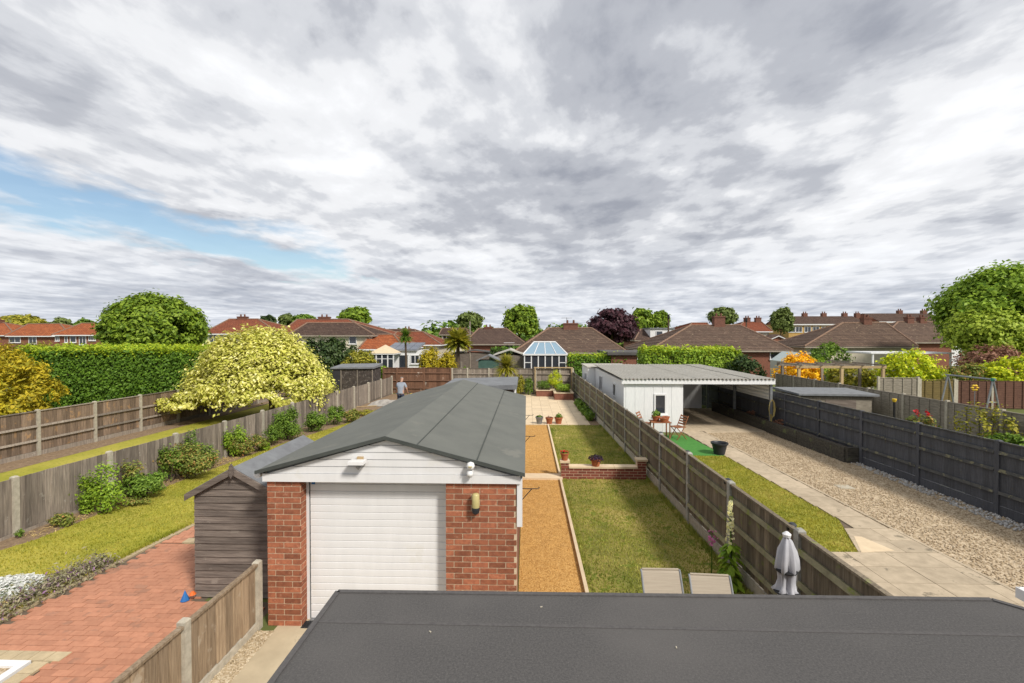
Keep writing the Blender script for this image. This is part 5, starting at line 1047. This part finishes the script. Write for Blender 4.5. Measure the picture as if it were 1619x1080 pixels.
def terrace(label, Y, xl, xr, ye, yr, yb, wm, chims, cols):
    """two-storey gabled terrace"""
    L = at(xl, ye, Y); Rr = at(xr, ye, Y); o = Vector(((L.x + Rr.x) / 2, Y, 0)); W = (Rr.x - L.x) / 2; ez = L.z; D = 8; rz_ = at(xl, yr, Y + D / 2).z; t = thing('terraced_houses', label, 'house', o); b = B()
    slope(b, (-W, -.3, ez), (W, -.3, ez), (W, D / 2, rz_), (-W, D / 2, rz_), 14); slope(b, (W, D + .3, ez), (-W, D + .3, ez), (-W, D / 2, rz_), (W, D / 2, rz_), 14); roof = b.obj('roof', 'tile_dark', t)
    B().prism_y([(0, 0)] * 0 or [(-W + .1, 0), (W - .1, 0), (W - .1, ez), (-W + .1, ez)], 0, D).obj('wall', wm, t)
    for s in (-1, 1): B().add([(s * (W - .1), 0, ez), (s * (W - .1), D, ez), (s * (W - .1), D / 2, rz_ - .05), (s * (W - .35), 0, ez), (s * (W - .35), D, ez), (s * (W - .35), D / 2, rz_ - .05)], [(0, 1, 2), (3, 5, 4), (0, 2, 5, 3), (1, 4, 5, 2)]).obj('gable_end', 'brick_wall', t)
    B().box(-W, W, -.32, -.26, ez - .2, ez).obj('fascia', 'white_pvc', t)
    for px in chims:
        x = at(px, yr, Y + D / 2).x - o.x; B().box(x - .38, x + .38, D / 2 - .35, D / 2 + .35, rz_ - .8, rz_ + .55).obj('chimney', 'chimney_brick', roof); pb = B(); pb.lathe([(.1, 0), (.09, .3)], 8, (x - .2, D / 2, rz_ + .55)); pb.lathe([(.1, 0), (.09, .3)], 8, (x + .2, D / 2, rz_ + .55)); pb.obj('chimney_pot', 'chimney_brick', roof)
    for (px, kind) in cols:
        x = at(px, ye, Y).x - o.x
        house_win(t, x, -.02, ez - .95, 1.15, 1.0, 2)
        if kind == 'w': house_win(t, x, -.02, 1.25, 1.3, 1.1, 2)
        else: box('door', 'white_pvc', t, (x, -.03, 1.05), (.95, .06, 2.1))
    B().box(-W + .1, W - .1, -.06, -.005, ez - 2.55, ez - 1.75).obj('tile_band', 'brick_yellow' if wm == 'brick_yellow' else 'wall_cream', t)
    return t
terrace('long two storey terrace of yellow brick with brown roof', 84, 1246, 1372, 512.5, 500, 540, 'brick_yellow', (1272, 1302, 1335, 1355), [(1252, 'd'), (1263, 'w'), (1277, 'd'), (1290, 'w'), (1304, 'd'), (1320, 'w'), (1340, 'd'), (1358, 'w')])
terrace('second long two storey terrace with brown roof further right', 86, 1388, 1500, 508.5, 495.5, 540, 'wall_cream', (1422, 1460), [(1402, 'w'), (1425, 'd'), (1450, 'w'), (1475, 'w')])
# brick gable garage between the bungalows and the terrace
gg = thing('brick_garage', 'small brick gabled garage with white door before the terrace', 'garage', (at(1230, 520, 66).x, 66, 0)); B().prism_y([(-2.3, 0), (2.3, 0), (2.3, 2.6), (0, 3.6), (-2.3, 2.6)], 0, 6).obj('wall', 'brick_wall', gg); B().prism_y([(-2.6, 2.52), (0, 3.68), (2.6, 2.52), (2.6, 2.66), (0, 3.84), (-2.6, 2.66)], -.2, 6.2).obj('roof', 'tile_dark', gg); box('door', 'white_pvc', gg, (-.3, -.03, 1.1), (2.4, .06, 2.2)); B().prism_y([(-2.6, 2.4), (0, 3.56), (2.6, 2.4), (2.6, 2.52), (0, 3.68), (-2.6, 2.52)], -.25, -.2).obj('barge_board', 'white_pvc', gg)
# white conservatories
cv = thing('conservatory', 'white framed conservatory with blue tinted hipped glass roof', 'conservatory', (at(862, 560, 35).x, 35, 0))
WZ = 2.35; HW = 1.55
B().box(-HW, HW, 0, 2.6, 0, .65).obj('dwarf_wall', 'white_paint', cv)
for k in range(7):
    x = -HW + k * 2 * HW / 6; box('mullion', 'white_pvc', cv, (x, 0, 1.5), (.08, .08, 1.7))
for k in range(6):
    x = -HW + (k + .5) * 2 * HW / 6; B().box(x - .21, x + .21, .0, .02, .67, WZ - .05).obj('pane', 'glass_dark', cv)
    if k in (0, 5): box('transom', 'white_pvc', cv, (x, -.005, 1.75), (.44, .06, .06))
    elif k in (2, 3): box('door_frame', 'white_pvc', cv, (x, -.02, .95), (.44, .05, .10))
B().box(-HW - .12, HW + .12, -.1, -.02, WZ - .06, WZ + .06).obj('gutter', 'white_pvc', cv)
RX = .85; RZ = 3.25
for s in (-1, 1): B().tube([(s * (HW + .1), -.05, WZ + .04), (s * RX, 1.2, RZ)], .05, 6).obj('hip_bar', 'white_pvc', cv)
B().tube([(-RX, 1.2, RZ + .02), (RX, 1.2, RZ + .02)], .07, 6).obj('ridge_bar', 'white_pvc', cv)
for k in range(4):
    xa = -HW - .1 + (2 * HW + .2) * (k + .0) / 4; xb = xa + (2 * HW + .2) / 4; ra = -RX + 2 * RX * k / 4; rb_ = ra + 2 * RX / 4
    B().add([(xa + .03, -.05, WZ + .03), (xb - .03, -.05, WZ + .03), (rb_ - .02, 1.2, RZ), (ra + .02, 1.2, RZ), (xa + .03, -.04, WZ + .0), (xb - .03, -.04, WZ + .0), (rb_ - .02, 1.21, RZ - .03), (ra + .02, 1.21, RZ - .03)], [(0, 1, 2, 3), (4, 7, 6, 5), (0, 4, 5, 1), (1, 5, 6, 2), (2, 6, 7, 3), (3, 7, 4, 0)]).obj('roof_pane', 'glass_blue', cv)
    if k: B().tube([(xa, -.05, WZ + .05), (ra, 1.2, RZ + .01)], .03, 6).obj('glazing_bar', 'white_pvc', cv)
for s in (-1, 1):
    B().add([(s * (HW + .1), -.05, WZ + .02), (s * (HW + .1), 2.6, WZ + .02), (s * RX, 1.2, RZ - .01), (s * (HW + .1), -.05, WZ - .02), (s * (HW + .1), 2.6, WZ - .02), (s * RX, 1.2, RZ - .05)], [(0, 1, 2), (3, 5, 4), (0, 3, 4, 1), (1, 4, 5, 2), (2, 5, 3, 0)]).obj('roof_pane', 'glass_blue', cv)
    B().box(s * HW - .01, s * HW + .01, .05, 2.55, .67, WZ - .05).obj('side_pane', 'glass_dark', cv)
cw = thing('conservatory', 'small white conservatory with cream pyramid roof', 'conservatory', (at(604, 560, 38).x, 38, 0)); hw = .95
B().box(-hw, hw, 0, 1.9, 0, 1.0).obj('dwarf_wall', 'felt_grey', cw)
for k in range(5): box('mullion', 'white_pvc', cw, (-hw + k * hw / 2, 0, 1.62), (.09, .08, 1.24))
for k in range(4): B().box(-hw + k * hw / 2 + .05, -hw + (k + 1) * hw / 2 - .05, .0, .02, 1.04, 2.2).obj('pane', 'glass_dark', cw); box('transom', 'white_pvc', cw, (-hw + (k + .5) * hw / 2, -.01, 1.85), (.4, .05, .05))
B().box(-hw - .1, hw + .1, -.1, 2.0, 2.2, 2.3).obj('gutter', 'white_pvc', cw); B().add([(-hw - .12, -.12, 2.3), (hw + .12, -.12, 2.3), (hw + .12, 2.02, 2.3), (-hw - .12, 2.02, 2.3), (0, .95, 3.0)], [(0, 1, 4), (1, 2, 4), (2, 3, 4), (3, 0, 4), (3, 2, 1, 0)]).obj('roof', 'slab_cream', cw)
we = thing('white_extension', 'white rendered extension with solar panels on its low roof', 'extension', (at(640, 560, 40).x, 40, 0)); B().box(-1.45, 1.5, 0, 3.2, 0, 2.45).obj('wall', 'white_paint', we)
B().add([(-1.75, -.15, 2.5), (1.1, -.15, 2.5), (1.1, 3.2, 3.1), (-1.75, 3.2, 3.1), (-1.75, -.15, 2.42), (1.1, -.15, 2.42), (1.1, 3.2, 3.0), (-1.75, 3.2, 3.0)], [(0, 1, 2, 3), (4, 7, 6, 5), (0, 4, 5, 1), (1, 5, 6, 2), (2, 6, 7, 3), (3, 7, 4, 0)]).obj('roof', 'felt_grey', we)
for i in range(4):
    for j in range(2): x = -1.6 + i * .66; yy = .05 + j * 1.5; z0 = 2.53 + yy / 3.35 * .6; B().add([(x, yy, z0 + .02), (x + .62, yy, z0 + .02), (x + .62, yy + 1.42, z0 + .275), (x, yy + 1.42, z0 + .275), (x, yy, z0), (x + .62, yy, z0), (x + .62, yy + 1.42, z0 + .255), (x, yy + 1.42, z0 + .255)], [(0, 1, 2, 3), (4, 7, 6, 5), (0, 4, 5, 1), (1, 5, 6, 2), (2, 6, 7, 3), (3, 7, 4, 0)]).obj('solar_panel', 'solar', we)
house_win(we, .9, -.02, 1.7, .8, .8, 2); box('door', 'glass_dark', we, (-.1, -.02, 1.05), (.7, .04, 2.0)); box('door_frame', 'white_pvc', we, (-.1, -.015, 2.1), (.9, .06, .1))
# low roofs and sheds in the gardens behind the end fence
def lowshed(label, px, Y, w_, d_, h, roofm, wallm, pitch=.25, name='garden_shed'):
    t = thing(name, label, 'shed', (at(px, 560, Y).x, Y, 0)); B().box(-w_ / 2, w_ / 2, 0, d_, 0, h).obj('wall', wallm, t)
    B().prism_y([(-w_ / 2 - .15, h - .05), (0, h + pitch), (w_ / 2 + .15, h - .05), (w_ / 2 + .15, h + .03), (0, h + pitch + .09), (-w_ / 2 - .15, h + .03)], -.15, d_ + .15).obj('roof', roofm, t); return t
lowshed('green sided shed left of the yucca', 772, 35, 1.5, 1.5, 1.9, 'felt_grey', 'shed_green', .35)
lowshed('grey roofed garden building between palm and conservatory', 806, 37, 2.4, 3.0, 2.2, 'corrug', 'wood_grey', .4)
lowshed('dark low shed behind the yellow shrub', 750, 44, 4.2, 2.0, 2.1, 'felt_dark', 'wood_shed', .2)
bg = thing('brick_garage', 'flat dark roofed brick garage with white window right of the hedge', 'garage', (at(1012, 565, 33).x, 33, 0)); B().box(-2.0, 1.75, 0, 4.5, 0, 2.42).obj('wall', 'brick_wall', bg); B().box(-2.3, 2.0, -.25, 4.7, 2.42, 2.62).obj('roof', 'felt_dark', bg); house_win(bg, .35, -.02, 1.95, 1.1, .6, 2)
dm = thing('dormer', 'white clad dormer box on the small brown roof', 'dormer', (at(1046, 527, 63).x, 63, 0)); B().box(-1.5, 1.6, 0, 4, 0, 4.55).obj('wall', 'white_paint', dm); B().box(-1.6, 1.7, -.15, 4.1, 4.55, 4.72).obj('roof', 'felt_grey', dm); house_win(dm, -.3, -.02, 3.9, .9, .8, 1); house_win(dm, 1.05, -.02, 3.9, .6, .8, 1)
wr = thing('white_canopy_roof', 'long white flat canopy roof before the right bungalows', 'canopy', (at(1450, 552, 34).x, 34, 0)); B().box(-3.2, 2.6, 0, 2.6, 2.48, 2.58).obj('roof', 'white_pvc', wr)
for x in (-3.0, -.2, 2.4): box('post', 'white_pvc', wr, (x, .1, 1.24), (.1, .1, 2.48))
glassmat('glass_pale', (.42, .50, .47), .2)
gr_ = thing('greenhouse', 'pale glass roofed greenhouse behind the golden broom', 'greenhouse', (at(1262, 548, 36).x, 36, 0)); B().prism_y([(-.95, 0), (.95, 0), (.95, 1.8), (0, 2.5), (-.95, 1.8)], 0, 2.2).obj('glazing', 'glass_pale', gr_)
for x in (-.95, 0, .95): box('frame_bar', 'white_pvc', gr_, (x, -.02, .9 if x else 1.25), (.05, .04, 1.8 if x else 2.5))
lapfence('long grey garden fence beyond the greenhouse', (at(1280, 555, 37).x, 37, 0), (at(1345, 555, 35).x, 35, 0), 1.85, 1.9, 'wood_lap', 'post_conc')
# poles and aerials
for i, (px, yt, Y, r, lab) in enumerate([(1057, 500, 52, .11, 'dark telegraph pole before the white dormer'), (743, 508, 44, .07, 'slim pale pole beside the palm'), (1180, 505, 58, .09, 'thin telegraph pole before the reddish roof'), (729, 572, 33.5, .11, 'short pale post before the yellow weeping shrub')]):
    q = at(px, yt, Y); t = thing('utility_pole', lab, 'pole', (q.x, Y, 0)); B().tube([(0, 0, 0), (0, 0, q.z)], [r, r * .8], 8).obj('pole', 'bark' if i in (0, 2) else 'wood_grey', t); 
    if i in (0, 2): B().lathe([(.1, 0), (.14, .1), (.12, .45), (.02, .5)], 8, (0, 0, q.z - .3)).obj('cap', 'black_iron', t)
for i, (px, yt, yb, Y, lab) in enumerate([(896, 502, 520, 43, 'thin television aerial on the central bungalow'), (380, 497, 505, 56.5, 'small aerial beside the red roof chimney'), (1373, 496, 510, 88, 'television aerial between the terraces')]):
    q = at(px, yt, Y); zb = at(px, yb, Y).z - .6; t = thing('aerial', lab, 'aerial', (q.x, Y, zb)); B().tube([(0, 0, 0), (0, 0, q.z - zb)], .025, 6).obj('mast', 'metal_grey', t); h_ = q.z - zb
    B().tube([(-.5, 0, h_ - .05), (.5, 0, h_ - .05)], .02, 5).obj('boom', 'metal_grey', t)
    for k in range(5): B().tube([(-.4 + k * .2, -.2, h_ - .05), (-.4 + k * .2, .2, h_ - .05)], .012, 5).obj('rod', 'metal_grey', t)
# parked cars glimpsed between the houses
def car(label, px, Y, m, rz=0.0):
    t = thing('parked_car', label, 'car', (at(px, 560, Y).x, Y, 0), rz, 'cars between the houses'); prof = [(-2.0, .35), (-2.0, .75), (-1.9, .88), (-1.25, .98), (-.65, 1.42), (.75, 1.45), (1.45, 1.0), (1.98, .88), (2.05, .6), (2.0, .35)]
    B().prism_y(prof, -.82, .82).obj('body', m, t)
    for s in (-1, 1): B().prism_y([(-1.1, 1.0), (-.6, 1.36), (.7, 1.39), (1.25, 1.02)], s * .825 - .006, s * .825 + .006).obj('side_window', 'glass_dark', t)
    for x in (-1.25, 1.3):
        for s in (-1, 1): wh = B().tube([(x, s * .7, .32), (x, s * .84, .32)], .32, 16).obj('tyre', 'black_plastic', t); B().tube([(x, s * .845, .32), (x, s * .85, .32)], .18, 12).obj('rim', 'metal_grey', wh)
car('white van like car beside the flat roofed brick garage', 1018, 42, 'car_white'); car('dark car parked before the yellow terrace', 1258, 70, 'car_dark')

# ================================================================== TREES BEHIND
def tpx(nm, lab, px, yt, yb, wpx, Y, lf, n, s, seed, **kw):
    c = at(px, (yt + yb) / 2, Y); hz = (yb - yt) / 2 / F * Y; tree(nm, lab, (c.x, Y, c.z), (wpx / 2 / F * Y, wpx / 2 / F * Y * .9, hz), lf, n, s, seed, .02 * wpx / F * Y + .08, **kw)
tpx('ash_tree', 'airy mid green tree left of the central bungalow roof', 822, 480, 536, 62, 60, 'leaf_chestnut', 8000, .4, 201, clumps=90, cr=.17)
tpx('copper_beech', 'dark purple copper beech behind the central bungalow', 968, 487, 550, 88, 58, 'leaf_purple', 11000, .42, 202, clumps=110, cr=.15)
tpx('lime_tree', 'rounded green tree behind the right side of the copper beech', 1016, 487, 525, 36, 90, 'leaf_chestnut', 5000, .6, 203, clumps=70)
tpx('lime_tree', 'second rounded green tree beside the telegraph pole', 1044, 491, 525, 32, 92, 'leaf_chestnut', 4500, .6, 204, clumps=70)
tpx('birch_tree', 'light green tree behind the broad bungalow ridge', 1143, 485, 518, 46, 95, 'leaf_far', 5500, .6, 205, clumps=80)
tpx('willow_tree', 'tall narrow grey green tree beside the yellow terrace', 1236, 485, 528, 33, 82, 'leaf_far', 5500, .55, 206, clumps=70)
tpx('oak_tree', 'grey green tree rising above the roofs behind the palm', 743, 492, 524, 42, 100, 'leaf_far', 5000, .65, 207, clumps=70, cr=.2)
tpx('ash_tree', 'pale green round tree behind the large red roofed house', 561, 484, 522, 52, 85, 'leaf_chestnut', 6000, .6, 208, clumps=80)
tpx('dark_tree', 'dark round tree between the two red roofs', 424, 497, 518, 24, 90, 'leaf_dark', 2500, .6, 209, clumps=40)
tpx('oak_tree', 'low grey green trees right of the dark round tree', 455, 495, 520, 32, 95, 'leaf_far', 3000, .65, 210, clumps=50)
tpx('oak_tree', 'dark green low tree behind the left end of the large roof', 481, 496, 518, 36, 92, 'leaf_green', 3000, .65, 211, clumps=50)
tpx('field_tree', 'wide pale green trees above the left orange roofs', 35, 497, 530, 74, 85, 'leaf_olive', 5000, .7, 212, clumps=70)
tpx('field_tree', 'green tree between orange roofs and chestnut', 98, 502, 528, 34, 85, 'leaf_far', 2500, .7, 213, clumps=50)
tpx('field_tree', 'dark green low tree just left of the chestnut', 132, 505, 528, 32, 85, 'leaf_green', 2500, .7, 214, clumps=50)
q = at(1580, 480, 36); tree('lime_tree', 'big bright green tree filling the right edge', (q.x + .6, 36, 5.5), (4.9, 4.2, 4.1), 'leaf_bright', 34000, .29, 215, .3, clumps=130, cr=.15, lump=.2)
q = at(1560, 530, 33.5); tree('young_tree', 'lighter yellow green tree in front of the big right tree', (q.x, 33.5, 3.7), (2.7, 2.2, 2.2), 'leaf_spring', 12000, .24, 216, .15, clumps=90)
bush('holly_bush', 'tall dark evergreen bush behind the pale tree', (at(515, 560, 33).x, 33), (2.35, 1.8, 1.95), 'leaf_dark', 9000, .22, 220, None, 'shrub', clumps=110, cr=.15)
bush('round_shrub', 'olive green rounded bush above the dark patterned shed', (at(567, 575, 31.5).x, 31.5), (1.55, 1.2, 1.42), 'leaf_olive', 6000, .16, 221, None, 'shrub', clumps=90, cr=.15)
bush('round_shrub', 'bright green bush by the corner of the brown end fence', (at(598, 590, 30.9).x, 30.9), (.85, .5, .95), 'leaf_bright', 2500, .15, 222, None, 'shrub')
bush('weeping_shrub', 'yellow weeping shrub behind the brown end fence, left half', (at(680, 562, 34).x, 34), (1.05, 1.0, 1.55), 'leaf_yellow', 5000, .2, 223, None, 'shrub', .3)
bush('weeping_shrub', 'yellow weeping shrub behind the brown end fence, right half', (at(708, 566, 34.3).x, 34.3), (.75, .9, 1.4), 'leaf_yellow', 3500, .2, 224, None, 'shrub', .3)
bush('round_shrub', 'green bush between weeping shrub and grey sheds', (at(737, 572, 33).x, 33), (.55, .5, .85), 'leaf_bright', 1500, .14, 225, None, 'shrub')
bush('red_shrub', 'small reddish shrub left of the central bungalow', (at(810, 550, 44).x, 44), (1.1, .8, 1.1), 'leaf_copper', 1500, .18, 226, None, 'shrub')
cd = thing('cordyline', 'cordyline palm with thin trunk and tufted head', 'palm', (at(641, 560, 33.5).x, 33.5, 0)); hz = at(641, 533, 33.5).z
B().tube([(0, 0, 0), (.05, 0, hz * .5), (0, 0, hz)], [.1, .08, .07], 8).obj('trunk', 'bark', cd); n = 420; a = rg.random(n) * 6.28; el = rg.uniform(-.9, 1.5, n); d = np.stack([np.cos(a) * np.cos(el), np.sin(a) * np.cos(el), np.sin(el)], 1)
leaves('leaf', np.array([0, 0, hz]) + d * .33, np.stack([-np.cos(a) * np.sin(el), -np.sin(a) * np.sin(el), np.cos(el)], 1), .68, 'leaf_green', cd, .09, 81, .25, along=d)
pm_ = thing('fan_palm', 'fan palm with yellowing fronds behind the weeping shrub', 'palm', (at(724, 545, 42).x, 42, 0)); hz = at(724, 540, 42).z
B().tube([(0, 0, 0), (0, 0, hz)], [.18, .16], 8).obj('trunk', 'bark', pm_); n = 150; a = rg.random(n) * 6.28; el = rg.uniform(-.7, 1.3, n); d = np.stack([np.cos(a) * np.cos(el), np.sin(a) * np.cos(el), np.sin(el)], 1)
leaves('frond', np.array([0, 0, hz]) + d * .75, np.stack([-np.cos(a) * np.sin(el), -np.sin(a) * np.sin(el), np.cos(el)], 1), 1.35, 'leaf_olive', pm_, .28, 82, .25, along=d)
# distant tree line
rg2 = np.random.default_rng(50); P = []; N = []
for k in range(260):
    Y = rg2.uniform(105, 300); px = rg2.uniform(-250, 1850); c = at(px, 528, Y); hgt = rg2.uniform(3.6, 6.9); wd = rg2.uniform(4, 9)
    p, nr = crown_pts((c.x, Y, hgt * .5), (wd, wd * .7, hgt * .62), 420, 300 + k, clumps=26, cr=.22); P.append(p); N.append(nr)
tag(leaves('distant_trees', np.concatenate(P), np.concatenate(N), 1.25, 'leaf_green', None, .7, 51), 'distant belt of green trees along the horizon', 'trees', kind='stuff')
